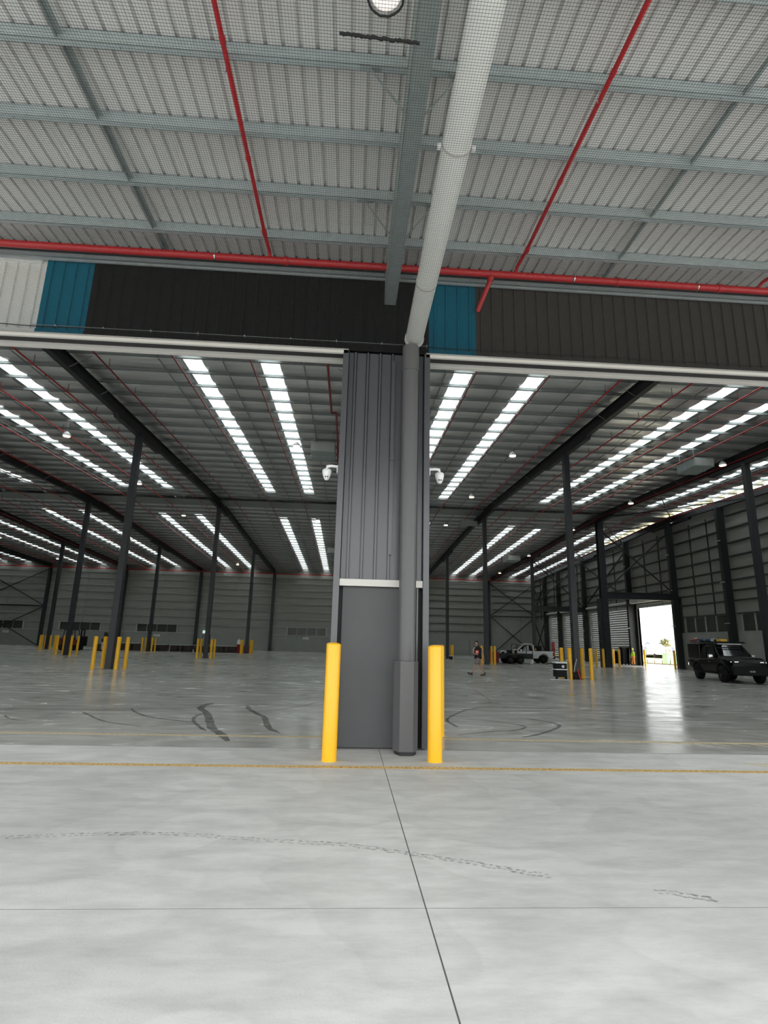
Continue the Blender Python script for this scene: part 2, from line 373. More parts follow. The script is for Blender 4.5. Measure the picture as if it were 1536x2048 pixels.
def pylon(x0,x1,main=False):

    b = MB().box(x0+.02,x1-.02,FY+.14,FY+.36,0,6.6).build('pylon_core','dark',wf)
    for a,c in ((x0,x0+.10),(x1-.10,x1)):
        bevel(MB().box(a,c,FY-.06,FY+.40,.02,6.54).build('corner_flashing','pylon',wf),.006)
    pw = (x1-x0-.22)
    ribbed(x0+.11,x1-.11,2.52,6.54,FY+.04,pw/6,.034,.045,.020,-1,True).build('ribbed_panel','pylon',wf)
    MB().box(x0+.16,x1-.22,FY+.05,FY+.13,.012,2.42).build('precast_base','precast',wf)
    MB().box(x1-.19,x1-.165,FY+.0,FY+.10,.012,2.42).build('corner_angle','pylon',wf)
    bevel(MB().box(x0+.10,x1-.10,FY-.045,FY+.03,2.425,2.535).build('pylon_trim','trimw',wf),.004)
for a,c in PY: pylon(a,c)
# header panels above/behind pylon handled by black cladding down to 6.56
MB().box(.60,.66,FY-.01,FY+.03,2.95,6.4).build('conduit','pylon',wf)
MB().box(.615,.665,FY-.04,FY+.02,4.55,4.65).build('conduit_clip','pylon',wf)
MB().box(.40,.66,FY-.05,FY,7.33,7.42).build('beam_shoe','black',wf)
ribbed(.40,.66,6.62,7.34,FY-.02,.26,.0).build('cover_plate','black',wf)
# openings beyond neighbours: closed roller doors either side (out of view)
MB().box(LX,-24.2,FY+.06,FY+.36,0,8.0).build('wall_front_panel','wallp',wf)
MB().box(25.1,RX+.3,FY+.06,FY+.36,0,8.0).build('wall_front_panel','wallp',wf)

# ------------------------------------------------------------------ canopy over the apron
CX0, CX1, CY0 = -13.0, 14.0, -2.5
def CZ(y): return 8.34+.045*(y-FY)
can = MB().box(CX0,CX1,CY0-.1,CY0-.05,CZ(CY0)-.3,CZ(CY0)+.1).build('canopy_fascia','galv',kind='structure')
npan = 34; pw = (CX1-CX0)/npan
for k in range(npan):
    x0 = CX0+pw*k; prof = [(x0,0)]; rp = pw/4
    for j in range(4):
        c = x0+rp*(j+.5); prof += [(c-.024,0),(c-.016,.038),(c+.016,.038),(c+.024,0)]
    prof.append((x0+pw,-.003)); vs = []
    for (x,h) in prof: vs += [(x,CY0,CZ(CY0)+h),(x,FY-.02,CZ(FY)+h)]
    MB().add(vs,[(2*i,2*i+2,2*i+3,2*i+1) for i in range(len(prof)-1)]).build('roof_sheet','csheet',can)
MB().box(CX0,CX1,CY0,FY+.1,CZ(FY)+.13,CZ(FY)+.17).build('weather_skin','galvd',can)
def cee(x0,x1,y,z,h,w=.07,lip=.018,t=.003):
    "C purlin: web at y (facing the yard), flanges running to y+w, top at z"
    b = MB(); b.box(x0,x1,y,y+t,z-h,z); b.box(x0,x1,y,y+w,z-h,z-h+t); b.box(x0,x1,y,y+w,z-t,z); b.box(x0,x1,y+w-t,y+w,z-h,z-h+lip)
    return b
pys = [5.02+1.035*k for k in range(-7,4)]
for y in pys: cee(CX0,CX1,y,CZ(y)-.002,.17,.075).build('canopy_purlin','galv',can)
for x in (-11.4,-7.6,-3.45,4.5,8.4,12.3):
    b = MB()
    for i in range(len(pys)-1):
        y0,y1 = pys[i]+.08,pys[i+1]; b.box(x-.035,x+.035,y0,y1,CZ(y0)-.06,CZ(y0)-.055); b.box(x-.035,x-.030,y0,y1,CZ(y0)-.12,CZ(y0)-.055)
    b.box(x-.035,x+.035,pys[-1]+.08,FY-.03,CZ(FY)-.08,CZ(FY)-.075); b.box(x-.035,x-.030,pys[-1]+.08,FY-.03,CZ(FY)-.13,CZ(FY)-.075)
    b.build('bridging','galvd',can)
for k,x in enumerate((-11.25,.435,12.15)):
    def zb(y): return 7.48+.045*(y-FY)
    b = MB(); zt = lambda y: CZ(y)-.17
    for (xa,xb,za,zc) in ((x,x+.205,0,.012),(x,x+.006,0,None),(x,x+.205,None,None)):
        y0,y1 = CY0,FY-.05
        if zc is not None: z = [zb(y0)+za,zb(y1)+za,zb(y0)+zc,zb(y1)+zc]
        elif xb-xa < .1: z = [zb(y0),zb(y1),zt(y0),zt(y1)]
        else: z = [zt(y0)-.012,zt(y1)-.012,zt(y0),zt(y1)]
        b.add([(xa,y0,z[0]),(xb,y0,z[0]),(xb,y1,z[1]),(xa,y1,z[1]),(xa,y0,z[2]),(xb,y0,z[2]),(xb,y1,z[3]),(xa,y1,z[3])],
              [(0,3,2,1),(4,5,6,7),(0,1,5,4),(1,2,6,5),(2,3,7,6),(3,0,4,7)])
    r = b.build('canopy_rafter','galvd',can)
    for y in (5.02,7.09,2.95,.88):
        for sgn in (-1,1):
            xe = x+.1+sgn*.52; b = MB().bar((x+.1+sgn*.10,y+.03,zb(y)+.06),(xe,y+.03,CZ(y)-.19),.04,.005); b.build('fly_brace','galvd',r)
            MB().box(min(xe-.12,xe+.12),max(xe-.12,xe+.12),y+.0,y+.06,CZ(y)-.20,CZ(y)-.19).build('brace_cleat','galvd',r)
b = MB()
for y in pys:
    for x in [-6.3+1.75*j for j in range(9)]: b.box(x,x+.012,y+.03,y+.042,CZ(y)-.19,CZ(y)-.17)
b.build('bolts','chrome',can,kind='stuff')

# rain pipe under the canopy, running back to the wall
t = thing('drain_pipe','large white round drain pipe running under the canopy back to the wall','pipe',(.96,8.66,6.70))
p0,p1 = Vector((0,0,0)),Vector((.02,-11.1,.18))
MB().tube([p0,p1],.152,40).build('pipe_length','wpipe',t)
for f in (.138,.344,.75): 
    c = p0.lerp(p1,f); MB().tube([c,c+Vector((0,-.035,0))],.158,40).build('pipe_bracket','trimw',t,label='thin white strap')
MB().tube([p0+Vector((0,.01,0)),p0+Vector((0,-.05,0))],.168,40).build('pipe_flange','wpipe',t,label='flange where the pipe meets the wall')
for s in (-1,1): MB().box(s*.185-.02,s*.185+.02,-3.87,-3.83,-.02,.03).build('strap_lug','plast',t)

t = thing('downpipe','slate grey round downpipe down the pylon into a faceted steel guard','pipe',(.90,8.60,0))
MB().tube([(0,0,.02),(0,0,6.50)],.132,40).build('pipe_length','pipe',t)
MB().tube([(0,0,6.05),(0,0,6.50)],.142,40).build('pipe_collar','pipe',t)
oct_ = [(-.185,.17),(-.185,-.03),(-.105,-.18),(.095,-.18),(.175,-.03),(.175,.17)]
bevel(MB().prism([(a,c) for a,c in oct_],'z',.045,1.30).build('pipe_guard','pipe',t,label='tall faceted steel guard'),.006)
MB().prism([(a*.86,c*.93-.02) for a,c in oct_],'z',0,.05).build('guard_foot','dark',t)

# ------------------------------------------------------------------ red sprinkler main on the canopy wall
t = thing('sprinkler_main','bright red sprinkler main with branch pipes under the canopy along the wall','pipe',(0,8.52,8.0))
MB().tube([(-12.9,0,0),(13.9,0,0)],.062,20).build('main_pipe','red',t)
for x in (-11.65,-8.3,-1.35,4.6,6.5,9.9): MB().tube([(x,0,0),(x+.06,0,0)],.075,20).build('coupling','red',t)
for x in (-2.55,.44,3.8,6.1): MB().tube([(x,0,0),(x+.02,0,0)],.070,16).build('pipe_clamp','chrome',t,label='bright metal clamp')
for x in (-2.55,.44,3.8,6.1): MB().tube([(x+.01,0,.06),(x+.01,0,.20)],.006,6).build('hanger_rod','chrome',t)
for x in (-10.6,-6.7,-1.60,2.75,7.28,11.7):
    pts = [(x,0,.05),(x,-.05,.16),(x,-.48,.10)]+[(x,-y,.08-.045*y) for y in (.75,3,6,9,10.8)]
    b = MB().tube([(x,0,0),(x,0,.06),(x,-.10,.10),(x,-.62,.02)],.030,12)
    b.tube([(x,-.62,.02)]+[(x,-y,.045-.045*y) for y in (.66,3,6,9,10.8)],.030,12)
    br = b.build('branch_pipe','red',t)
    MB().tube([(x,-.60,.01),(x,-.70,.01)],.040,12).build('elbow','red',br)
    for y in (2.1,3.7,7): MB().tube([(x,-y,.045-.045*y),(x,-y-.06,.042-.045*y)],.037,12).build('coupling','red',br)
    MB().tube([(x-.03,-3.4,-.1),(x-.03,-3.4,-.16)],.008,8).build('sprinkler_head','chrome',br)
MB().tube([(2.30,0,-.05),(2.30,.0,-.10),(2.13,.33,-.55)],.042,14).build('test_pipe','red',t,label='short pipe angling into the wall')
MB().tube([(2.30,0,-.07),(2.29,.02,-.13)],.058,14).build('coupling','red',t)

# ------------------------------------------------------------------ bird netting slung below the canopy
b = MB(); NZ = 6.53; c = .0262; s = .00095
x = -7.2
while x < 8.6: b.box(x-s,x+s,-2.4,FY-.06,NZ-s,NZ+s); x += c
y = -2.4
while y < FY-.06: b.box(-7.2,8.6,y-s,y+s,NZ-s,NZ+s); y += c
net = b.build('bird_net','net',kind='stuff'); tag(net,'fine dark bird netting stretched flat below the canopy roof','netting'); 
b = MB()
for y in (FY-.06,-2.4): b.tube(catmull([(-7.2+.9*k,y,(6.665 if y>5 else NZ)+(.012 if k%2 else -.004)) for k in range(18)]+[(8.6,y,6.66 if y>5 else NZ)],3),.007,6)
b.build('edge_rope','rope',net)
t = thing('net_lacing','black laced slit in the bird netting beside the round lamp','cord',(-.26,3.64,NZ))
P = [(i*.017,random.uniform(-.006,.006)+.0006*i,random.uniform(-.003,.003)) for i in range(41)]
MB().tube(P,[.014+random.uniform(-.003,.003) for _ in P],7).build('lacing_cord','rope',t)
b = MB()
for i in range(0,40): 
    x = i*.017; b.bar((x,-.012+.0006*i,0),(x+.012,.014+.0006*i,0),.006)
b.build('lacing_stitches','rope',t,kind='stuff')

t = thing('canopy_lamp','round high bay lamp with black rim hanging through the canopy netting','lamp',(.11,3.33,NZ-.01))
b = MB(); R_ = .142
ring = [((R_+random.uniform(-.004,.004))*math.cos(2*PI*k/48),(R_+random.uniform(-.004,.004))*math.sin(2*PI*k/48),0) for k in range(48)]
b.tube(ring+[ring[0]],.0095,8,False).build('rim_cord','rope',t)
MB().lathe([(.001,.02),(.12,.02),(.128,.03),(.13,.10),(.11,.18),(.05,.22),(.001,.24)],32).build('housing','plast',t)
MB().lathe([(.001,.012),(.08,.013),(.118,.018),(.12,.021)],32).build('lens','lampc',t)
MB().tube([(0,0,.22),(0,0,CZ(3.42)-NZ+.01)],.008,8).build('suspension_rod','galv',t)

# ------------------------------------------------------------------ warehouse roof (ceiling)
ceil = bpy.data.objects.new('ceiling',None); COL.objects.link(ceil); ceil['kind'] = 'structure'
SKX = []
for a,c in zip(FR[:-1],FR[1:]): SKX += [a+4.0 if abs(a+11.6)>.1 and abs(a-.15)>.1 else (a+4.75 if a<0 else a+4.35), a+7.5 if abs(a+11.6)>.1 and abs(a-.15)>.1 else (a+7.95 if a<0 else a+7.5)]
SKX += [25.75,28.45]
SKX = [round(x+(.5 if abs(x-15.85)<.1 else 0),2) for x in SKX]
SW = .42
y0r, y1r = FY+.42, BY
PUR = [9.75+1.40*k for k in range(56) if 9.75+1.40*k < BY-.2]
ya = [y0r]
for a,c in zip(PUR[:-1],PUR[1:]):
    ya += [a+(c-a)*j/8 for j in range(8)]
ya += [PUR[-1],BY]
edges = [LX]
for x in SKX: edges += [x-SW,x+SW]
edges.append(RX+.1)
def sag(x,y):
    for i in range(len(PUR)-1):
        if PUR[i] <= y <= PUR[i+1]:
            tt = (y-PUR[i])/(PUR[i+1]-PUR[i])
            return -.02-.10*math.sin(PI*tt)*(.8+.3*math.sin(x*2.1+i*1.7)+.15*math.sin(x*5.3+i)) if 0 < tt < 1 else -.02
    return -.02
for i in range(0,len(edges)-1,2):
    x0,x1 = edges[i],edges[i+1]
    if x1-x0 < .2: continue
    nx = max(2,int((x1-x0)/.45)); vs = []; fs = []
    for y in ya:
        for k in range(nx+1):
            x = x0+(x1-x0)*k/nx; vs.append((x,y,RS(y)+.06+sag(x,y)))
    n1 = nx+1
    for r in range(len(ya)-1):
        for k in range(nx): fs.append((r*n1+k,r*n1+k+1,(r+1)*n1+k+1,(r+1)*n1+k))
    MB().add(vs,fs,True).build('roof_insulation','foil',ceil)
def slope_box(b,x0,x1,ya_,yb_,dz0,dz1):
    z = lambda y,d: RS(y)+d
    b.add([(x0,ya_,z(ya_,dz0)),(x1,ya_,z(ya_,dz0)),(x1,yb_,z(yb_,dz0)),(x0,yb_,z(yb_,dz0)),(x0,ya_,z(ya_,dz1)),(x1,ya_,z(ya_,dz1)),(x1,yb_,z(yb_,dz1)),(x0,yb_,z(yb_,dz1))],
          [(0,3,2,1),(4,5,6,7),(0,1,5,4),(1,2,6,5),(2,3,7,6),(3,0,4,7)])
for x in SKX:
    for a,c in ((y0r+.3,45.6),(54.6,BY-.3)):
        b = MB(); slope_box(b,x-SW,x+SW,a,c,.10,.105); b.build('skylight','sky',ceil)
    b = MB(); slope_box(b,x-SW-.02,x+SW+.02,45.6,RIDGE,.04,.05); slope_box(b,x-SW-.02,x+SW+.02,RIDGE,54.6,.04,.05); b.build('roof_insulation','foil',ceil)
# outer weather sheet over the opaque strips, so no sky leaks
b = MB()
for i in range(0,len(edges)-1,2):
    for a,c in ((y0r,RIDGE),(RIDGE,BY+.2)): slope_box(b,edges[i]-.01,edges[i+1]+.01,a,c,.20,.21)
for k in range(1,len(edges)-1):
    pass
b.build('weather_sheet','galvd',ceil)
b = MB()
for y in PUR[:1]: pass
ALLX = (LX,RX)
for i,y in enumerate(PUR):
    z = RS(y); bb = MB(); h=.125
    bb.box(LX,RX,y,y+.004,z-h,z); bb.box(LX,RX,y,y+.085,z-h,z-h+.004); bb.box(LX,RX,y,y+.085,z-.004,z); bb.box(LX,RX,y+.081,y+.085,z-h,z-h+.022)
    bb.build('roof_purlin','purl',ceil)
b = MB(); slope_box(b,LX,RX,48.0,49.9,-.30,-.27); b.build('ridge_plate','purl',ceil)
for x in RAFTER_X+[RX-.25]:
    b = MB(); bw = .13
    ysr = [y0r,RIDGE,BY-.1]
    for a,c in ((y0r,RIDGE),(RIDGE,BY-.1)):
        slope_box(b,x-bw,x+bw,a,c,-.80,-.775); slope_box(b,x-bw,x+bw,a,c,-.27,-.245); slope_box(b,x-.012,x+.012,a,c,-.78,-.26)
    r = b.build('rafter','frame',ceil)
    for yc in (29,48,67):
        hb = MB()
        hb.prism([(yc-3.2,RS(yc-3.2)-.80),(yc-3.0,RS(yc-3)-.98),(yc+3.0,RS(yc+3)-.98),(yc+3.2,RS(yc+3.2)-.80)],'x',x-.13,x+.13)
        hb.build('haunch','frame',r)
    b = MB()
    for k,y in enumerate(PUR):
        if k%2==0 and abs(y-29)>3.3 and abs(y-48)>3.3 and abs(y-67)>3.3:
            for sgn in (-1,1): b.bar((x+sgn*.1,y+.04,RS(y)-.76),(x+sgn*.95,y+.04,RS(y)-.22),.035,.01)
    b.build('fly_braces','purl',r,kind='stuff')
for a,c in zip([LX]+FR,FR+[RX]):
    for f in (.3,.52,.8) if c-a > 9 else (.5,):
        x = a+(c-a)*f; b = MB()
        for i in range(len(PUR)-1):
            y = PUR[i]+.09; y2 = PUR[i+1]; b.bar((x,y,RS(y)-.17),(x,y2,RS(y2)-.17),.05,.03)
        b.build('roof_bridging','purl',ceil)
# wires of the roof cavity / ducts
def duct(x,y,z,label,sx=1.4,sy=2.9,h=.62):
    t = thing('exhaust_duct',label,'duct',(x,y,z),0,'exhaust ducts under the roof')
    bevel(MB().box(-sx/2,sx/2,-sy/2,sy/2,0,h).build('casing','galvd',t),.02)
    MB().box(-sx/2-.02,sx/2+.02,-.02,.02,-.015,h+.01).build('casing_seam','galv',t)
    MB().box(-sx/2+.06,sx/2-.06,-sy/2-.01,-sy/2,.06,h-.06).build('grille','girt',t)
    for sx_ in (-1,1):
        for sy_ in (-1,1): MB().tube([(sx_*sx*.4,sy_*sy*.4,h),(sx_*sx*.4,sy_*sy*.4,RS(y+sy_*sy*.4)-z+.02)],.01,6).build('hanger','galvd',t)
duct(-1.75,30.0,11.75,'grey box duct under the roof just left of the pylon',1.35,1.7,.55)
duct(20.0,29.9,11.85,'grey box duct under the roof beside the rightmost near lamp',1.2,1.7,.5)
duct(11.0,50.5,12.55,'small duct near the ridge right of the pylon',1.6,.8,.35)
duct(18.2,50.8,12.55,'small duct near the ridge behind the right steel column',1.6,.8,.35)
duct(20.2,68,11.9,'dim duct far back between the right skylight pairs',1.6,2.2)
duct(-2.1,67,11.9,'small far duct under the roof left of the pylon',1.4,2.0)

# sprinkler runs under the warehouse roof
SPX = [-1.2-2.95*k for k in range(1,20)]+[1.75+2.94*k for k in range(0,10)]
near = {-4.15:'second',-7.1:'third'}
for x in SPX:
    side = 'left' if x < 0 else 'right'
    n_ = sum(1 for q in SPX if (q<0)==(x<0) and abs(q) <= abs(x))
    ords = ['first','second','third','fourth','fifth','sixth','seventh','eighth','ninth','tenth','eleventh','twelfth','thirteenth','fourteenth','fifteenth','sixteenth','seventeenth','eighteenth','nineteenth']
    t = thing('sprinkler_pipe','red sprinkler run under the roof, %s to the %s of the pylon'%(ords[n_ if x<0 else n_-1] if n_<19 else 'last',side),'pipe',(x,0,0),0,'sprinkler runs under the warehouse roof')
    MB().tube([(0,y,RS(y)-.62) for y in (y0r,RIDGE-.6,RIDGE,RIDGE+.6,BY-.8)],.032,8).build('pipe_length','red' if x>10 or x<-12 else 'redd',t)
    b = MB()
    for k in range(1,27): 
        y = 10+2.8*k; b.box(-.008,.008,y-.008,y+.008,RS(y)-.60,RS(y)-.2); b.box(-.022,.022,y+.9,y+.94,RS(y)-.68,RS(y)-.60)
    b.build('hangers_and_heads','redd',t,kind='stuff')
t = thing('sprinkler_riser_pipe','dark red pipe with a dog-leg beside the pylon top','pipe')
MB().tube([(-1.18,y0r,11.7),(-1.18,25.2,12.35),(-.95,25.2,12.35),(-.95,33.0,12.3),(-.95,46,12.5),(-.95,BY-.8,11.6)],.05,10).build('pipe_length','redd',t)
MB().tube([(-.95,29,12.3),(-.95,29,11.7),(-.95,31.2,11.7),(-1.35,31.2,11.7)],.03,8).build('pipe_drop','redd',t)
t = thing('sprinkler_header_pipe','thick red pipe across the top of the rear wall','pipe')
MB().tube([(LX+1,BY-.7,11.55),(RX-1,BY-.7,11.55)],.075,12).build('pipe_length','red',t)
b = MB()
for k in range(24): b.tube([(LX+3+4*k,BY-.7,11.55),(LX+3.08+4*k,BY-.7,11.55)],.10,10)
b.build('couplings','redd',t,kind='stuff')

# high bay lamps
LP = {}
def lamp(x,y,label):
    z = RS(y)-1.05
    if 'o' not in LP:
        t = thing('high_bay_lamp',label,'lamp',(x,y,z),0,'high bay lamps under the warehouse roof'); LP['o'] = t
        MB().lathe([(.001,.0),(.17,.0),(.18,.02)],20).build('lens','lamp',t)
        MB().lathe([(.18,.02),(.20,.03),(.19,.12),(.12,.20),(.06,.26),(.001,.27)],20).build('housing','plast',t)
        MB().tube([(0,0,.26),(0,0,.93)],.006,6).build('suspension_rod','galv',t)
    else: t = dup(LP['o'],label,(x,y,z))
    return t
rows = [(-39.6,'outermost left row'),(-27.6,'far left row'),(-15.5,'left row'),(-3.2,'row left of the pylon'),(8.9,'row right of the pylon'),(21.2,'far right row')]
dep = ['nearest','second nearest','third nearest','middle','second farthest','farthest']
for x,rn in rows:
    for k,y in enumerate((17.6,29.2,39.8,51.0,64.3,77.4)): lamp(x,y,'round high bay lamp, %s in the %s'%(dep[k],rn))

# ------------------------------------------------------------------ columns
def column_mesh(h,w=.34,d=.36,t=.03):
    b = MB(); b.box(-w/2,w/2,-d/2,-d/2+t,0,h); b.box(-w/2,w/2,d/2-t,d/2,0,h); b.box(-.015,.015,-d/2,d/2,0,h); return b
colnames = {}
def column(x,y,label,w=.34,d=.36,double=False):
    t = thing('steel_column',label,'column',(x,y,0))
    h = RS(y)-.81
    (MB().box(-w/2,w/2,-d/2,d/2,0,h) if not double else column_mesh(h,w,d)).build('shaft','colm',t)
    MB().box(-w/2-.08,w/2+.08,-d/2-.08,d/2+.08,0,.02).build('base_plate','colm',t)
    MB().box(-w/2-.05,w/2+.05,-d/2-.05,d/2+.05,h-.02,h).build('cap_plate','colm',t)
    return t
DESC = {(-11.6,29):'nearest steel column left of the pylon',(11.85,29):'nearest steel column right of the pylon',(-11.6,48):'middle steel column left of the pylon',
 (-11.6,67):'farthest free steel column left of the pylon',(11.85,48):'steel column behind the walking person',(11.85,67):'far steel column just right of the pylon',
 (-22.7,48):'tall steel column in the second row left',(-22.7,67):'far steel column in the second row left',(-33.9,67):'leftmost steel column in view',
 (-33.9,48):'steel column out beyond the left frame',(-22.7,29):'steel column outside the frame at left',(22.4,29):'steel column at the right edge of the picture',
 (22.4,67):'far steel column on the right row',(.15,29):'steel column hidden behind the pylon',(.15,48):'middle steel column behind the pylon',(.15,67):'far steel column behind the pylon'}
for (x,y),d in DESC.items(): column(x,y,'dark '+d,.30 if y<40 else .34,.34)
t = column(22.4,48,'thick dark double steel column under the cross beam',.55,.5,True); MB().box(-.55,-.32,-.25,.25,0,5.8).build('prop_shaft','colm',t)
for x in FR[1:]:
    wx = x if x!=22.4 else 21.9
    column(wx,BY-.35,'dark wall column against the rear wall, %s'%{-45.1:'by the left cross bracing',-33.9:'behind the stacked pallets',-22.7:'beside the exit door',-11.6:'right of the exit door',.15:'behind the pylon',11.85:'right of the pylon',22.4:'beside the right cross bracing'}[x],.36,.5)

# bollards
def bollard_new(label,loc,r=.10,h=1.545,group=None):
    t = thing('bollard',label,'bollard',loc,0,group)
    pr = [(r,.004),(r,h-.035)]+[(r*math.cos(a)+0,h-.035+.035*math.sin(a)) for a in (.3,.6,.9,1.2)]+[(.001,h)]
    MB().lathe(pr,28).build('post_sleeve','yel',t)
    MB().lathe([(r+.004,0),(r+.006,.012),(r-.02,.014)],28).build('base_ring','yel',t)
    return t
B0 = bollard_new('yellow bollard at the left front of the pylon',(-.185,8.03,0))
dup(B0,'yellow bollard at the right front of the pylon',(1.25,8.06,0))
dup(B0,'yellow bollard behind the left front one, inside the opening',(-.265,10.2,0))
dup(B0,'yellow bollard behind the right front one, inside the opening',(1.645,10.2,0))
SB = bollard_new('yellow bollard at the front left of the nearest left column',(-11.6-.55,29-.55,0),.095,1.55)
BC = {(-11.6,29):'nearest left column',(11.85,29):'nearest right column',(-11.6,48):'middle left column',(-11.6,67):'farthest left column',(11.85,48):'column behind the walking person',
      (-22.7,48):'tall second row column',(-22.7,67):'far second row column',(-33.9,67):'leftmost column',(22.4,48):'thick double column',(11.85,67):'far column right of the pylon'}
first = True
for (x,y),d in BC.items():
    for dx,dy,nm in ((-.55,-.55,'front left'),(.55,-.55,'front right'),(-.55,.55,'back left'),(.55,.55,'back right')):
        if first: first = False; continue
        e = 1.25 if (x,y)==(22.4,48) else 1
        dup(SB,'yellow bollard at the %s of the %s'%(nm,d),(x+dx*e,y+dy*e,0))
dup(SB,'bollard inside the left jamb of the open door',(28.55,53.3,0)); dup(SB,'bollard inside the right jamb of the open door, behind the vehicle',(28.3,47.9,0))
for k,(x,y) in enumerate(((-31.2,60.5),(-30.4,61.5),(-29.9,60.8))): dup(SB,'tan lit bollard %s between the two far left columns'%('leftmost','middle','rightmost')[k].replace('middle','in the middle'),(x,y,0))
dup(SB,'bollard in front of the closed door left of the open one',(27.2,56.9,0))

# ------------------------------------------------------------------ rear wall
wb = MB().box(LX,RX+.3,BY,BY+.25,0,12.6).build('wall_rear','wallp',kind='structure')
bays = list(zip([LX]+FR,FR+[RX]))
GZ = [3.58,4.78,5.95,7.08,8.2,9.15,10.2,11.2]
for (a,c) in bays:
    dark = a >= 11
    exitb = abs(a+22.7) < .1
    ctop = 2.32 if not (exitb or a>20) else (3.55 if exitb else 6.1)
    n = 3
    for k in range(n): MB().box(a+(c-a)*k/n+.01,a+(c-a)*(k+1)/n-.01,BY-.12,BY,0,ctop).build('precast_panel','wallc',wb)
    # sheets
    for k in range(2):
        MB().box(a+(c-a)*k/2+.012,a+(c-a)*(k+1)/2-.012,BY-.05,BY,ctop if a<11 else ctop,11.7).build('wall_lining','wallp',wb)
    for gz in GZ:
        if gz < ctop: continue
        b = MB().box(a+.2,c-.2,BY-.24,BY-.05,gz-.02,gz+.02); b.box(a+.2,c-.2,BY-.245,BY-.225,gz-.06,gz+.02)
        b.build('girt','girtd' if dark else 'girt',wb)
    MB().box(a+.2,c-.2,BY-.20,BY-.05,11.0,11.7).build('eaves_flashing','girt',wb)
    if not dark and not exitb:
        MB().box(a+.3,c-.2,BY-.18,BY-.05,2.34,2.40).build('window_rail','sash',wb)
        w0,w1 = a+2.45,a+8.35
        wi = [w0+(w1-w0)*k/4 for k in range(5)]
        for k in range(4):
            o = MB().box(wi[k]+.03,wi[k+1]-.03,BY-.09,BY-.05,2.42,3.5).build('window_%d'%(1+k),'louv',wb)
        for xm in wi[1:-1]: MB().box(xm-.03,xm+.03,BY-.14,BY-.05,2.4,3.55).build('mullion','girt',wb)
        for xm in (wi[0],wi[-1]): MB().box(xm-.06,xm+.06,BY-.22,BY-.05,2.3,3.55).build('window_post','sash',wb)
# exit door, sign and notices
MB().box(-21.6,-20.6,BY-.16,BY-.10,0,2.05).build('door_1','wallp',kind='structure'); MB().box(-21.7,-20.5,BY-.14,BY-.11,0,2.15).build('door_frame','louv',wb)
t = thing('exit_sign','small glowing green and white exit sign above the rear door','sign',(-21.35,BY-.22,2.42)); MB().box(-.30,.30,-.03,.03,0,.28).build('sign_box','exitg',t)
MB().box(-.24,-.02,-.036,-.03,.06,.22).build('pictogram',mat('exit_green',(.02,.35,.12),.5),t)
for (x,z,l) in ((-6.3,1.82,'rear wall left of the pylon'),(-28.4,1.72,'rear wall beneath the middle window group'),(-50.2,1.75,'rear wall at the left picture edge')):
    t = thing('wall_notice','small pale notice on the '+l,'sign',(x,BY-.13,z)); MB().box(-.45,.45,-.02,0,0,.34).build('board','sign',t)
    b = MB()
    for r_ in range(3): b.box(-.36,.1+.1*r_,-.024,-.02,.06+.09*r_,.09+.09*r_)
    b.build('faint_print','girt',t,kind='stuff')
# cross bracings on the rear wall
def brace(x0,x1,y,z0,z1,lab,axis='x',w=.11):
    t = thing('cross_brace',lab,'bracing')
    P = (lambda u,z:(u,y,z)) if axis=='x' else (lambda u,z:(y,u,z))
    MB().bar(P(x0,z0),P(x1,z1),w).build('diagonal','frame',t); MB().bar(P(x0,z1),P(x1,z0),w).build('diagonal','frame',t); return t
brace(-55.6,-45.35,BY-.45,0.1,5.6,'lower dark X bracing on the left end of the rear wall')
brace(-55.6,-45.35,BY-.45,5.9,11.2,'upper dark X bracing on the left end of the rear wall')
t = thing('brace_strut','dark horizontal strut between the left X bracings','beam'); MB().bar((-56,BY-.45,5.75),(-45.2,BY-.45,5.75),.18).build('strut_bar','frame',t)
brace(22.2,RX-.3,BY-.45,0.3,5.9,'lower dark X bracing in the rear right corner')
brace(22.2,RX-.3,BY-.45,6.2,11.0,'upper dark X bracing in the rear right corner')
t = thing('brace_strut','dark horizontal strut in the rear right corner','beam'); MB().bar((22,BY-.45,6.05),(RX,BY-.45,6.05),.16).build('strut_bar','frame',t)

# ------------------------------------------------------------------ right wall
D0,D1 = 48.35,55.5      # open doorway along y
closed = [(56.6,66.7),(67.7,75.2),(76.0,80.6)]
wr = MB().box(RX,RX+.25,BY,BY+.25,0,12.6).build('wall_right','wallp',kind='structure')
def rbox(y0,y1,z0,z1,m,name,x0=0.,x1=.22): return MB().box(RX+x0,RX+x1,y0,y1,z0,z1).build(name,m,wr)
rbox(FY+.3,BY,5.62,12.9,'wallp','wall_lining',.05,.25)
rbox(FY+.3,D0,0,5.62,'wallp','wall_lining',.05,.25); rbox(81.5,BY,0,5.62,'wallp','wall_lining',.05,.25); 
for a,c in ((55.5,56.6),(66.7,67.7),(75.2,76.0),(80.6,81.5)): rbox(a,c,0,5.62,'wallp','wall_lining',.05,.25)
for a,c in ((FY+.3,20),(20,30),(30,41.0),(41.4,D0-.35)): rbox(a+.01,c-.01,0,3.05,'wallc','precast_panel',-.08,.05)
cols_r = [22,31,40.9,48.0,56.1,67.2,75.6,81.0]
for a,c in zip([FY]+cols_r,cols_r+[BY]):
    n = 3 if c-a > 6 else 2
    for k in range(1,n): rbox(a+(c-a)*k/n-.03,a+(c-a)*k/n+.03,5.62 if a>=47 else 4.35,12.2,'girtd','lining_stud',-.04,.05)
    for gz in (5.35,6.1,6.9,7.7,8.7,9.75,10.85,11.9):
        if a >= 47 and gz < 5.6: continue
        rbox(a+.2,c-.2,gz-.05,gz+.05,'girtd','girt',-.17,.05)
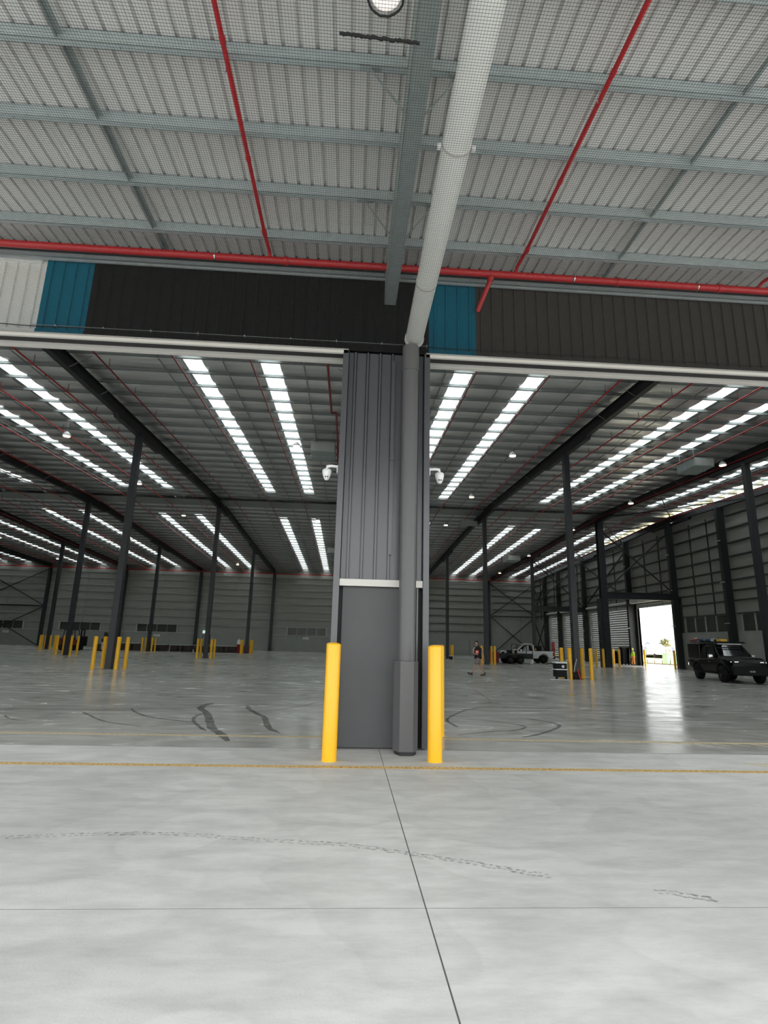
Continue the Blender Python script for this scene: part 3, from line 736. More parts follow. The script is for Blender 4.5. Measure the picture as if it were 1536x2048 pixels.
for (a,c) in ((31.3,40.6),(41.2,47.7)):
    rbox(a,c,4.33,4.42,'girtd','girt',-.15,.05)
    m = int((c-a)/1.5); 
    for k in range(m): rbox(a+.6+(c-a-1)*k/m+.05,a+.6+(c-a-1)*(k+1)/m-.05,3.1,4.28,'louv','window_%d'%(5+k),-.02,.05)
    for k in range(m+1): rbox(a+.6+(c-a-1)*k/m-.035,a+.6+(c-a-1)*k/m+.035,3.07,4.33,'girt' ,'mullion',-.09,.05)
wcl = {22:'out of view at right',31:'just beyond the right edge',40.9:'between the two window groups behind the vehicle',48.0:'right jamb of the open doorway',56.1:'left jamb of the open doorway',67.2:'under the far cross beam',75.6:'between far closed roller doors',81.0:'nearest the rear corner'}
for y in cols_r:
    t = thing('wall_column','dark steel column on the right wall, '+wcl[y],'column',(RX-.42,y,0)); h = RS(y)-.85
    MB().box(-.27,.27,-.17,.17,0,h).build('shaft','frame',t)
    MB().box(-.33,.33,-.24,.24,0,.03).build('base_plate','frame',t)
    b = MB()
    for z in (3.6,6.7,9.9,): b.box(-.42,-.27,-.20,.22,z,z+.06)
    b.build('cleats','girt',t,kind='stuff')
for k,(a,c) in enumerate(closed):
    root = MB().box(RX-.02,RX+.02,a,c,.02,.03).build('door_%d'%(2+k),'doorp',kind='structure')
    z = .03; i = 0
    while z < 5.95:
        h = .24; MB().add([(RX-.02,a,z),(RX-.03,a,z+h*.5),(RX-.02,a,z+h-.01),(RX-.02,c,z),(RX-.03,c,z+h*.5),(RX-.02,c,z+h-.01)],[(0,3,4,1),(1,4,5,2)]).build('door_slat','sash' if i==10 else 'doorp',root); z += h; i += 1
    MB().tube([(RX-.35,a-.1,6.22),(RX-.35,c+.1,6.22)],.14,14).build('door_barrel','sash',root)
    for yy in (a,c): MB().box(RX-.10,RX+.02,yy-.06,yy+.06,0,6.0).build('door_guide','girt',root)
od = MB().box(RX-.02,RX+.05,D0,D1,5.60,5.70).build('door_6','doorp',kind='structure')
MB().tube([(RX-.42,D0-.1,6.28),(RX-.42,D1+.2,6.28)],.25,20).build('door_barrel','doorp',od)
for z in (5.72,5.9): MB().box(RX-.06,RX,D0,D1,z,z+.09).build('door_slat','doorp',od)
MB().box(RX-.05,RX+.25,D1,D1+.55,0,6.2).build('door_jamb','dark',od); MB().box(RX-.05,RX+.25,D0-.6,D0,0,6.2).build('door_jamb','grey',od)
for z in (6.0,5.78): MB().tube([(RX-.16,D0,z+.1),(RX-.16,D1-.3,z+.1)],.02,6).build('seal_strip',mat('bright_seal_%d'%int(z*100),(.8,.8,.78),.4),od)

# portal struts between the inner column row and the right wall
for (y,xa,lab) in ((47.9,22.5,'the thick double column and the open door'),(67.2,22.6,'the far right column and wall, above the pickup')):
    t = thing('cross_beam','heavy dark horizontal beam between '+lab,'beam'); b = MB()
    b.box(xa,RX-.5,y-.12,y+.12,5.82,5.85); b.box(xa,RX-.5,y-.12,y+.12,6.40,6.43); b.box(xa,RX-.5,y-.012,y+.012,5.83,6.42); b.build('beam_shaft','colm',t)
    MB().box(xa-.02,xa+.03,y-.16,y+.16,5.75,6.5).build('end_plate','colm',t)
    brace(xa,RX-.6,y,6.5,11.9,'dark X bracing above the cross beam by '+('the open door' if y<60 else 'the pickup'),w=.10)
brace(81.4,BY-.3,RX-.3,.2,5.6,'lower X bracing on the right wall near the rear corner',axis='y'); brace(81.4,BY-.3,RX-.3,6.2,11.0,'upper X bracing on the right wall near the rear corner',axis='y')
brace(56.27,67.03,RX-.42,6.5,11.6,'X bracing high on the right wall between door columns',axis='y')
# horizontal roof bracing on the right bay
for (y0,y1) in ((48,57),(57,67),(38,47.5),(67,78)):
    t = thing('roof_brace','thin dark roof brace rods right of the last rafter, %s bay'%{48:'ridge',57:'third',38:'nearest',67:'rear'}[y0],'bracing')
    MB().bar((22.5,y0,RS(y0)-.7),(RX-.3,y1,RS(y1)-.7),.07).build('diagonal','frame',t); MB().bar((22.5,y1,RS(y1)-.7),(RX-.3,y0,RS(y0)-.7),.07).build('diagonal','frame',t)
# left wall (out of view)
MB().box(LX-.25,LX,FY+.3,BY+.2,0,13).build('wall_left','wallp',kind='structure')

# ------------------------------------------------------------------ security cameras
def cctv(x,z,sgn,label):
    t = thing('security_camera',label,'camera',(x,8.98,z))
    bevel(MB().box(-.012,.012,-.05,.05,-.09,.05).build('wall_plate','plast',t),.008)
    MB().tube([(0,0,.03),(-.5*sgn*.2,0,.04),(-sgn*.17,0,.03),(-sgn*.175,0,-.03)],[.022,.026,.03,.032],10).build('arm','plast',t)
    b = MB().lathe([(.001,0),(.06,-.005),(.078,-.025),(.076,-.07),(.062,-.12),(.052,-.15),(.036,-.185),(.001,-.20)],24,(-sgn*.175,0,-.02)); b.build('housing','plast',t)
    MB().box(-sgn*.175-.025,-sgn*.175-.008,-.062,-.045,-.175,-.155).build('lens','blackp',t); MB().box(-sgn*.175+.01,-sgn*.175+.027,-.062,-.045,-.175,-.155).build('lens','blackp',t)
cctv(-.275,4.40,1,'white dome security camera on the left edge of the pylon')
cctv(1.285,4.42,-1,'white dome security camera on the right edge of the pylon')

# ------------------------------------------------------------------ vehicles
def wheel(parent,x,y,r,w,side):
    t = MB().lathe([(r*.62,-w/2),(r*.94,-w/2),(r,-w*.35),(r,w*.35),(r*.94,w/2),(r*.62,w/2)],28,(x,y,r),'y').build('wheel','rub',parent)
    MB().lathe([(r*.62,-w*.48),(r*.55,-w*.4),(r*.5,0),(r*.2,side*w*.25),(.001,side*w*.25)],20,(x,y,r),'y').build('rim','rim',t)
    b = MB()
    for k in range(6):
        a = k*PI/3; b.bar((x+.08*math.cos(a),y+side*w*.38,r+.08*math.sin(a)),(x+r*.6*math.cos(a),y+side*w*.42,r+r*.6*math.sin(a)),.05,.03)
    b.build('spokes','rim',t,kind=None)
def loft(secs, smooth=False):
    n = len(secs[0]); b = MB(); vs = [v for s_ in secs for v in s_]; fs = []
    for i in range(len(secs)-1):
        for k in range(n): fs.append((i*n+k,i*n+(k+1)%n,(i+1)*n+(k+1)%n,(i+1)*n+k))
    b.add(vs,fs,smooth); b.add(secs[0],[tuple(range(n))[::-1]]); b.add(secs[-1],[tuple(range(n))]); return b
def interp(P,x):
    for (a,b),(c,d) in zip(P[:-1],P[1:]):
        if a <= x <= c: return b+(d-b)*(x-a)/(c-a) if c>a else b
    return P[-1][1] if x > P[-1][0] else P[0][1]
def body(L0,L1,top,width,zb,axles,wr_,paint,parent,name='body'):
    xs_ = sorted(set([round(L0+(L1-L0)*k/60,3) for k in range(61)])); secs = []
    for x in xs_:
        zt = interp(top,x); w = interp(width,x); z0 = interp(zb,x)
        for ax in axles:
            if abs(x-ax) < wr_: z0 = max(z0, wr_*.0+.42+math.sqrt(wr_**2-(x-ax)**2)*.98)
        z0 = min(z0,zt-.12); zm = z0+(zt-z0)*.55
        secs.append([(x,-w*.97,z0),(x,-w,zm),(x,-w*.985,zt-.09),(x,-w*.90,zt),(x,0,zt+.03),(x,w*.90,zt),(x,w*.985,zt-.09),(x,w,zm),(x,w*.97,z0)])
    return loft(secs).build(name,paint,parent)
# black four-wheel drive with a loaded roof rack.  Local +x is forward.
def suv():
    t = thing('utility_vehicle','black four-wheel drive with lit headlamps and loaded roof rack','vehicle',(20.78,30.2,0),math.atan2(-.975,-.20))
    body(-2.95,2.55,[(-2.95,1.16),(-1.2,1.18),(.9,1.24),(1.05,1.30),(2.0,1.25),(2.4,1.14),(2.55,1.0)],[(-2.95,.90),(-2.6,.95),(1.9,.95),(2.3,.90),(2.55,.80)],[(-2.95,.70),(-2.3,.6),(-1.9,.45),(1.9,.45),(2.3,.42),(2.55,.48)],(-1.55,1.55),.52,'carb',t)
    # cabin
    cab = [(-1.25,1.13),(-1.2,1.92),(.25,1.92),(1.15,1.15)]
    secs = []
    for x,wb_,wt,zt in ((-1.15,.90,.74,1.90),(-.2,.90,.76,1.95),(.35,.90,.74,1.90),(.75,.89,.80,1.60),(1.12,.87,.85,1.32)):
        secs.append([(x,-wb_,1.10),(x,-wt,zt-.05),(x,-wt*.85,zt),(x,wt*.85,zt),(x,wt,zt-.05),(x,wb_,1.10)])
    loft(secs).build('cabin','carb',t)
    MB().add([(1.145,-.80,1.33),(1.145,.80,1.33),(.41,.68,1.89),(.41,-.68,1.89)],[(0,1,2,3)]).build('windscreen','glass',t)
    for s in (-1,1):
        b = MB()
        b.add([(.95,s*.895,1.26),(.42,s*.795,1.76),(-.28,s*.80,1.80),(-.28,s*.905,1.22)],[(0,1,2,3)])
        b.add([(-.36,s*.905,1.22),(-.36,s*.80,1.80),(-1.08,s*.79,1.78),(-1.08,s*.905,1.22)],[(0,1,2,3)]); b.build('side_window','glass',t)
        m_ = MB().box(.55,.75,s*.95-.0 if s>0 else -1.17,1.17 if s>0 else -.95,1.20,1.40).build('mirror','chrome',t); bevel(m_,.04)
        b = MB(); b.box(2.38,2.50,s*.62-.17,s*.62+.17,.93,.97); b.box(2.30,2.42,s*.80-.03,s*.80+.03,.93,1.06); b.box(2.40,2.50,s*.58-.10,s*.58+.10,1.03,1.06); b.build('headlamp','head',t)
        MB().lathe([(.001,.02),(.05,.02),(.055,0)],12,(2.57,s*.6,.62),'x').build('fog_lamp','chrome',t)
        MB().box(-2.99,-2.94,s*.80-.08,s*.80+.08,.75,.95).build('tail_lamp','head',t)
        for x,nm in ((-1.55,'r'),(1.55,'f')):
            wheel(t,x,s*.84,.43,.29,s)
            a = MB(); pts = [(x+.56*math.cos(q),s*.93,.44+.56*math.sin(q)) for q in [PI*k/12 for k in range(13)]]; a.tube(pts,.045,6).build('arch_flare','blackp',t)
        MB().box(-1.0,1.0,s*.97-.06,s*.97+.06,.40,.46).build('side_step','blackp',t)
        MB().box(.0,.14,s*.955-.012,s*.955+.012,1.00,1.03).build('door_handle','chrome',t)
    bevel(MB().box(-2.9,-1.22,-.90,.90,1.12,2.0).build('canopy_box','carb',t),.05)
    bevel(MB().box(2.45,2.72,-.86,.86,.40,.86).build('bull_bar','blackp',t),.04)
    MB().box(2.44,2.52,-.50,.50,.88,1.06).build('grille','blackp',t)
    pl = MB().box(2.725,2.735,-.19,.19,.55,.66).build('number_plate','blackp',t)
    b = MB(); 
    glyph(b,'IDLUU8',2.738,-.14,.575,.046,.07); b.build('plate_characters','plast',pl)
    rk = MB()
    for s in (-1,1): rk.bar((-2.8,s*.72,2.06),(.75,s*.72,2.02),.04)
    for k in range(7): rk.bar((-2.7+.55*k,-.72,2.06),(-2.7+.55*k,.72,2.06),.04)
    for x in (-2.1,-.9,.2):
        for s in (-1,1): rk.bar((x,s*.70,1.88),(x,s*.72,2.06),.03)
    rk.build('roof_rack','blackp',t)
    MB().box(.50,.55,-.58,.58,1.93,1.98).build('light_bar','plast',t)
    MB().tube([(.85,-.9,1.0),(.85,-.93,1.3),(.5,-.83,1.95)],.03,8).build('snorkel','blackp',t)
def glyph(b,text,x,y0,z0,w,h):
    seg = {'1':'ef' and 'bc','I':'bc','D':'abcdef','L':'def','Z':'abged','8':'abcdefg','4':'fgbc','U':'bcdef','B':'cdefg','6':'acdefg','E':'adefg','X':'bcefg','T':'abc','H':'bcefg','2':'abged','5':'acdfg','3':'abcdg','7':'abc','9':'abcdfg','0':'abcdef'}
    for i,c in enumerate(text):
        y = y0+i*w; s_ = seg.get(c,'abcdef'); t_ = .008; ww = w*.62
        R = {'a':(0,h-t_,ww,h),'d':(0,0,ww,t_),'g':(0,h/2-t_/2,ww,h/2+t_/2),'f':(0,h/2,t_,h),'e':(0,0,t_,h/2),'b':(ww-t_,h/2,ww,h),'c':(ww-t_,0,ww,h/2)}
        for q in s_: a = R[q]; b.box(x,x+.002,y+a[0],y+a[2],z0+a[1],z0+a[3])
suv()
# roof-rack load: each thing of its own
def vpos(lx,ly,lz):
    a = math.atan2(-.975,-.20); return (20.78+lx*math.cos(a)-ly*math.sin(a),30.2+lx*math.sin(a)+ly*math.cos(a),lz)
va = math.atan2(-.975,-.20)
t = thing('rolled_tarp','long blue rolled tarp lying on the roof rack of the black vehicle','tarp',vpos(-1.05,-.45,2.085),va); MB().tube([(-.95,0,.08),(.75,0,.08)],.08,14).build('roll','blue',t); MB().tube([(-.3,0,.08),(-.26,0,.08)],.085,14).build('tie_strap','plast',t)
t = thing('rolled_swag','second blue roll beside the tarp on the roof rack','roll',vpos(-1.0,-.15,2.085),va); MB().tube([(-.9,0,.09),(.7,0,.09)],.09,14).build('roll','blue',t); MB().tube([(.2,0,.09),(.24,0,.09)],.095,14).build('tie_strap','navy',t)
t = thing('storage_case','small white case in the middle of the roof rack','case',vpos(-.08,-.42,2.085),va); bevel(MB().box(-.17,.17,-.2,.2,0,.15).build('case_body','sign',t),.02); MB().box(-.175,.175,-.205,.205,.10,.11).build('lid_seam','blackp',t)
t = thing('tool_bag','navy bag between the white case and yellow ramps on the roof rack','bag',vpos(.25,-.4,2.085),va); bevel(MB().box(-.14,.14,-.2,.2,0,.13).build('bag_body','navy',t),.04); MB().tube([(-.08,0,.12),(0,0,.2),(.08,0,.12)],.012,6).build('bag_handle','blackp',t)
t = thing('recovery_ramp','yellow recovery ramp lying at the front of the roof rack','ramp',vpos(.58,-.42,2.085),va)
b = MB(); b.box(-.17,.35,-.16,-.10,0,.12); b.box(-.17,.35,.10,.16,0,.12); b.box(-.17,-.11,-.1,.1,0,.12); b.box(.29,.35,-.1,.1,0,.12); b.build('ramp_frame','yelt',t); MB().box(-.11,.29,-.10,.10,.02,.05).build('ramp_grid','blackp',t)
t = thing('folded_awning','dark red folded awning arm projecting behind the roof rack','awning',vpos(-2.75,-.6,2.16),va); MB().tube([(-.75,0,.10),(-.35,0,-.04),(.0,0,.0),(.9,0,.06)],[.02,.06,.07,.05],8).build('awning_bag','redbox',t); MB().tube([(.3,0,.10),(.55,0,.11)],.045,8).build('awning_cap','trimw',t)

def ute():
    t = thing('pickup','white single-cab pickup parked near the rear right corner','vehicle',(17.3,54.9,0),PI)
    body(-2.6,2.4,[(-2.6,1.16),(-.75,1.16),(-.7,1.12),(.9,1.12),(1.0,1.14),(1.9,1.08),(2.3,.98),(2.4,.85)],[(-2.6,.90),(-2.3,.93),(1.9,.93),(2.3,.85),(2.4,.7)],[(-2.6,.58),(-2.2,.48),(2.2,.45),(2.4,.5)],(-1.6,1.5),.52,'carw',t)
    secs = []
    for x,wb_,wt,zt in ((-.72,.88,.74,1.72),(-.55,.88,.76,1.83),(.0,.88,.76,1.86),(.35,.88,.74,1.78),(.75,.87,.80,1.48),(1.1,.85,.84,1.16)):
        secs.append([(x,-wb_,1.08),(x,-wt,zt-.05),(x,-wt*.85,zt),(x,wt*.85,zt),(x,wt,zt-.05),(x,wb_,1.08)])
    loft(secs).build('cabin','carw',t)
    MB().add([(1.12,-.78,1.19),(1.12,.78,1.19),(.40,.68,1.765),(.40,-.68,1.765)],[(0,1,2,3)]).build('windscreen','glass',t)
    for s in (-1,1):
        MB().add([(.90,s*.885,1.14),(.36,s*.79,1.66),(-.10,s*.795,1.72),(-.12,s*.89,1.14)],[(0,1,2,3)]).build('side_window','glass',t)
        MB().add([(-.20,s*.89,1.16),(-.18,s*.80,1.70),(-.42,s*.79,1.68),(-.60,s*.885,1.20)],[(0,1,2,3)]).build('side_window','glass',t)
        MB().box(-2.62,-2.50,s*.86-.07,s*.86+.07,.72,1.08).build('tail_lamp','tail',t)
        bevel(MB().box(.55,.72,min(s*.94,s*1.1),max(s*.94,s*1.1),1.12,1.30).build('mirror','carw',t),.03)
        wheel(t,-1.6,s*.82,.40,.26,s); wheel(t,1.5,s*.82,.40,.26,s)
    MB().box(-2.52,-.85,-.80,.80,1.165,1.20).build('tray_opening','blackp',t)
    MB().box(-2.72,-2.58,-.85,.85,.48,.66).build('rear_bumper','blackp',t)
    bevel(MB().box(2.3,2.5,-.8,.8,.45,.72).build('front_bumper','carw',t),.04)
    return t
ute()
t = thing('tray_crate','dark crate standing in the tray of the white pickup','crate',(18.6,54.9,1.20)); bevel(MB().box(-.25,.25,-.5,.5,0,.45).build('crate_body','blackp',t),.02); MB().box(-.27,.27,-.52,.52,.40,.47).build('crate_lid','grey',t)
t = thing('gas_lamp','tiny brass coloured item beside the crate in the pickup tray','item',(18.25,54.4,1.20)); MB().lathe([(.001,0),(.07,0),(.07,.12),(.03,.2),(.02,.26),(.001,.27)],12).build('item_body','yelt',t)

t = thing('box_trailer','dark tandem trailer with a mesh frame in front of the white pickup','trailer',(15.5,52.6,0))
b = MB(); b.box(-1.5,1.6,-.85,.85,.48,.56); b.build('chassis','carb',t)
for s in (-1,1):
    MB().box(-1.4,1.6,s*.86-.02,s*.86+.02,.56,.92).build('side_panel','dark',t)
    for x in (-.45,.45): wheel(t,x-.1,s*.98,.36,.2,s)
    MB().prism([(-1.05,.68),(-.75,.84),(.75,.84),(1.05,.68),(.95,.68),(.7,.78),(-.7,.78),(-.95,.68)],'y',s*.88,s*1.1).build('mudguard','dark',t)
MB().box(1.56,1.60,-.85,.85,.56,.92).build('tailgate','dark',t); MB().box(-1.42,-1.38,-.85,.85,.56,.92).build('front_panel','dark',t)
b = MB()
for s in (-1,1):
    b.bar((.1,s*.86,.92),(.1,s*.86,1.75),.05); b.bar((1.55,s*.86,.92),(1.55,s*.86,1.75),.05); b.bar((.1,s*.86,1.73),(1.55,s*.86,1.73),.05)
b.bar((.1,-.86,1.73),(.1,.86,1.73),.05); b.bar((1.55,-.86,1.73),(1.55,.86,1.73),.05); b.build('ladder_frame','dark',t)
b = MB(); b.bar((-1.4,-.4,.5),(-2.4,0,.5),.07); b.bar((-1.4,.4,.5),(-2.4,0,.5),.07); b.build('drawbar','carb',t)
for k,(x,y,w_,h_,m,l) in enumerate(((14.4,52.4,.45,.34,'carw','white machine housing on the front of the dark trailer'),(15.1,52.4,.4,.42,'dark','grey machine on the dark trailer'),(15.6,52.5,.3,.5,'carw','white panel leaning on the dark trailer'))):
    t = thing('machine_case',l,'machine',(x,y,.92 if k else .92)); bevel(MB().box(-w_/2,w_/2,-.3,.3,-.36,h_-.1).build('case_body',m,t),.04); MB().box(-w_/3,w_/3,-.32,-.30,-.1,h_-.2).build('case_panel','blackp',t)
t = thing('tool_cabinet','dark red tool cabinet left of the trailer','cabinet',(13.35,51.5,0),.1)
bevel(MB().box(-.40,.40,-.35,.35,.12,1.05).build('cabinet_body','redbox',t),.02)
for k in range(4): MB().box(-.36,.36,-.37,-.35,.17+.21*k,.35+.21*k).build('drawer','redbox',t)
for sx_ in (-.32,.32):
    for sy_ in (-.27,.27): MB().lathe([(.001,-.02),(.06,-.02),(.06,.02),(.001,.02)],12,(sx_,sy_,.06),'x').build('castor','rub',t)
t = thing('jack_handle','small white and black floor jack left of the red tool cabinet','tool',(12.75,52.2,0)); MB().box(-.25,.25,-.1,.1,.05,.15).build('jack_body','carw',t); MB().bar((-.2,0,.12),(-.1,0,.75),.04).build('jack_lever','blackp',t)
t = thing('white_drum','white drum on the floor beside the trailer wheels','drum',(16.9,51.6,0)); MB().lathe([(.001,0),(.14,0),(.15,.2),(.14,.4),(.001,.4)],16).build('drum_body','plast',t); MB().lathe([(.145,.36),(.155,.38),(.145,.40)],16).build('drum_rim','plast',t)
t = thing('metal_offcuts','low pile of scrap and a dark tray behind the pickup','debris',(19.4,52.6,0)); MB().box(-.2,.4,-.2,.2,0,.16).build('tray','blackp',t); MB().bar((-.9,0,.05),(-.2,.1,.1),.08).build('offcut','wood',t); MB().bar((-1.0,-.2,.05),(-.4,-.1,.3),.05).build('offcut','chrome',t)

# tool trolley by the right column
t = thing('tool_trolley','black and white tool trolley beside the nearest right column','trolley',(10.74,28.4,0))
bevel(MB().box(-.28,.28,-.22,.22,.12,.46).build('lower_case','blackp',t),.02); bevel(MB().box(-.28,.28,-.22,.22,.50,.78).build('upper_case','blackp',t),.02)
MB().box(-.30,.30,-.24,.24,.46,.51).build('case_trim','plast',t); MB().box(-.30,.30,-.24,.24,.78,.85).build('case_lid','plast',t)
MB().lathe([(.001,-.01),(.07,-.01),(.07,.0)],14,(.08,-.235,.63),'y').build('dial','plast',t)
for s in (-1,1): MB().lathe([(.001,-.03),(.07,-.03),(.07,.03),(.001,.03)],14,(s*.24,-.16,.07),'x').build('castor','rub',t)
t = thing('vacuum_hose','tangled pale hose and dark tools between the right column bollards','hose',(11.55,28.75,0))
MB().tube(catmull([(-.15,0,.05),(0,-.1,.3),(.1,0,.6),(.2,.05,.85),(.22,0,1.0)],6),.025,8).build('hose_length','sash',t)
bevel(MB().box(-.05,.35,-.15,.25,0,.35).build('tool_body','blackp',t),.03); MB().bar((.3,-.2,.02),(.2,-.1,.5),.05).build('tool_handle','rprint',t)
t = thing('cloth_sheet','flat white sheet on the floor before the right column bollards','sheet',(10.55,28.0,0)); MB().box(-.45,.45,-.10,.12,.001,.02).build('sheet_layer','plast',t); MB().box(-.2,.5,-.16,-.02,.02,.03).build('folded_layer','plast',t)
t = thing('bucket','small blue and white bucket on the far floor right of the pylon','bucket',(11.36,62,0)); MB().lathe([(.001,0),(.18,0),(.22,.34)],18).build('bucket_body','navy',t); MB().lathe([(.225,.33),(.24,.35),(.24,.42),(.20,.43)],18).build('bucket_rim','sign',t)
for k,(x,y,h_) in enumerate(((28.2,58.0,1.35),(28.35,56.9,1.75))):
    t = thing('wheelie_bin',('shorter' if k==0 else 'taller')+' black bin against the closed roller door left of the opening','bin',(x,y,0))
    loft([[(-.3,-.3,.08),(.3,-.3,.08),(.3,.3,.08),(-.3,.3,.08)],[(-.36,-.36,h_-.1),(.36,-.36,h_-.1),(.36,.36,h_-.1),(-.36,.36,h_-.1)]]).build('bin_body','blackp',t)
    bevel(MB().box(-.39,.39,-.39,.39,h_-.1,h_).build('bin_lid','grey',t),.03)
    for s in (-1,1): MB().lathe([(.001,-.03),(.12,-.03),(.12,.03),(.001,.03)],14,(.2,s*.32,.12),'y').build('bin_wheel','rub',t)
t = thing('fire_hose_reel','red fire hose reel on the right wall beyond the pickup','hose reel',(28.2,76.6,0)); MB().lathe([(.001,-.1),(.34,-.1),(.34,.1),(.001,.1)],20,(0,0,1.25),'x').build('reel','rprint',t); MB().prism([(-.30,1.6),(.30,1.6),(.1,2.3),(-.1,2.3)],'x',-.12,.12).build('reel_cover','rprint',t); MB().bar((.15,0,0),(.15,0,1.3),.06).build('reel_stand','redbox',t)

# far-left stock: forklift, pallets, cylinders
t = thing('forklift','dark orange forklift behind the far left bollards','forklift',(-29.6,63.5,0),0)
bevel(MB().box(-.9,.55,-.55,.55,.25,1.15).build('chassis','orf',t),.06); bevel(MB().box(-1.15,-.7,-.55,.55,.3,1.3).build('counterweight','orf',t),.06)
b = MB()
for s in (-1,1): b.bar((-.8,s*.48,1.2),(-.7,s*.48,2.15),.06); b.bar((.5,s*.48,1.1),(.35,s*.48,2.15),.06)
b.build('cage_posts','blackp',t); MB().box(-.75,.42,-.52,.52,2.12,2.18).build('cage_roof','blackp',t)
b = MB()
for s in (-1,1): b.box(.95,1.07,s*.34-.05,s*.34+.05,.05,2.2)
b.box(.97,1.05,-.34,.34,2.1,2.2); b.box(.97,1.05,-.34,.34,1.0,1.08); b.box(.90,1.35,-.5,.5,.5,1.5); b.build('mast','blackp',t)
for s in (-1,1): MB().box(1.1,2.1,s*.25-.05,s*.25+.05,.08,.12).build('fork','blackp',t)
MB().box(-.3,.1,-.25,.25,1.15,1.35).build('seat','blackp',t); MB().box(-.2,.0,-.15,.15,1.75,2.02).build('warning_lamp','chrome',t)
for x in (-.75,.55):
    for s in (-1,1): wheel(t,x,s*.55,.28,.2,s)
t = thing('wrapped_goods','shiny plastic wrapped goods on a pallet right of the forklift','goods',(-26.3,63.6,0)); 
MB().box(-.9,.9,-.5,.5,0,.14).build('pallet','wood',t)
for (a,c,z0,z1,m) in ((-.85,-.1,.14,.75,'wood'),(-.05,.85,.14,.60,'plast'),(-.1,.7,.62,.95,'sash')): bevel(MB().box(a,c,-.45,.45,z0,z1).build('wrapped_load',m,t),.07)
t = thing('goods_machine','grey machine on top of the goods right of the forklift','machine',(-26.5,64.9,0)); MB().box(-.5,.5,-.3,.3,0,1.3).build('machine_base','dark',t); MB().box(-.35,-.1,-.2,.2,1.3,2.0).build('machine_head','grey',t); MB().box(.05,.3,-.2,.2,1.3,1.8).build('machine_head','grey',t)
def pallets(x,y,n,label,w=2.3,h=.78,top='wsheet'):
    t = thing('pallet_stack',label,'pallets',(x,y,0),random.uniform(-.03,.03)); z = 0
    for k in range(n):
        b = MB(); hh = h/n
        for dx in (-w/2+.2,-w/4,0,w/4,w/2-.2): b.box(dx-.19,dx+.19,-.55,.55,z,z+hh*.62)
        b.box(-w/2,w/2,-.58,.58,z+hh*.62,z+hh*.92); b.build('pallet','wood',t); z += hh
    MB().box(-w/2-.04,w/2+.04,-.6,.6,z,z+.09).build('top_sheet',top,t); return t
px = -24.9; k = 0
labs = ['leftmost','second','third','fourth','fifth','sixth']
for k,x in enumerate((-25.6,-22.6,-19.7,-17.0,-14.3)):
    pallets(x,69.6+(k%2)*.4,4,'low timber pallet stack under pale boards, %s along the rear floor from the left'%labs[k],2.35,.72 if k!=0 else .8,'wsheet')
t = thing('gas_cylinder','red and white gas cylinder behind the farthest left bollards','cylinder',(-12.9,68.9,0)); MB().lathe([(.001,0),(.2,0),(.2,1.0)],18).build('cylinder_body','redbox',t); MB().lathe([(.2,1.0),(.2,1.35),(.12,1.52),(.04,1.56),(.04,1.66),(.001,1.66)],18).build('cylinder_shoulder','plast',t)
t = thing('red_crate','dark red crate behind the gas cylinder','crate',(-12.3,69.9,0)); bevel(MB().box(-.55,.5,-.3,.3,0,.85).build('crate_body','redbox',t),.03); MB().box(-.57,.52,-.32,.32,.78,.86).build('crate_lid','redbox',t)

# ------------------------------------------------------------------ people
def skin_mesh(name, verts, edges_, radii, m, parent, sub=2, root=0):
    me = bpy.data.meshes.new(name); me.from_pydata(verts, edges_, []); o = bpy.data.objects.new(name, me); COL.objects.link(o); o.parent = parent
    me.materials.append(M[m]); md = o.modifiers.new('skin','SKIN'); md.use_smooth_shade = True
    for i,r in enumerate(radii):
        sv = me.skin_vertices[0].data[i]; sv.radius = r if isinstance(r,tuple) else (r,r); sv.use_root = (i==root)
    s_ = o.modifiers.new('sub','SUBSURF'); s_.levels = sub; s_.render_levels = sub
    return o
def head(parent, c, yaw, hairm='hair'):
    # built facing -x, then turned
    h = MB(); n = 18; secs = []
    for (z,rx,ry,ox) in ((-.115,.035,.03,-.02),(-.10,.055,.05,-.018),(-.07,.075,.06,-.008),(-.03,.088,.068,0),(.02,.095,.074,.004),(.06,.093,.073,.008),(.095,.072,.058,.01),(.115,.03,.025,.01)):
        secs.append([(ox+rx*math.cos(2*PI*k/n),ry*math.sin(2*PI*k/n),z) for k in range(n)])
    o = loft(secs,True).build('head','skin',parent); o.location = c; o.rotation_euler = (0,.18,yaw)
    b = MB(); b.prism([(-.085,.015),(-.118,-.028),(-.085,-.033)],'y',-.013,.013).build('nose','skin',o)
    for s in (-1,1):
        MB().lathe([(.001,-.004),(.011,-.002),(.001,.006)],8,(-.088,s*.03,.012),'x').build('eye','hair',o)
        MB().lathe([(.001,-.012),(.026,-.008),(.028,.006),(.001,.010)],10,(.005,s*.074,-.005),'y').build('ear','skin',o)
    MB().box(-.090,-.082,-.022,.022,-.062,-.055).build('mouth','rprint',o)
    hs = []
    for (z,rx,ry,ox) in ((-.06,.05,.072,.055),(-.01,.075,.082,.035),(.04,.088,.085,.025),(.075,.104,.084,.005),(.11,.085,.070,.008),(.135,.04,.035,.01)):
        hs.append([(ox+rx*math.cos(2*PI*k/n),ry*math.sin(2*PI*k/n),z) for k in range(n)])
    loft(hs,True).build('hair',hairm,o)
    return o
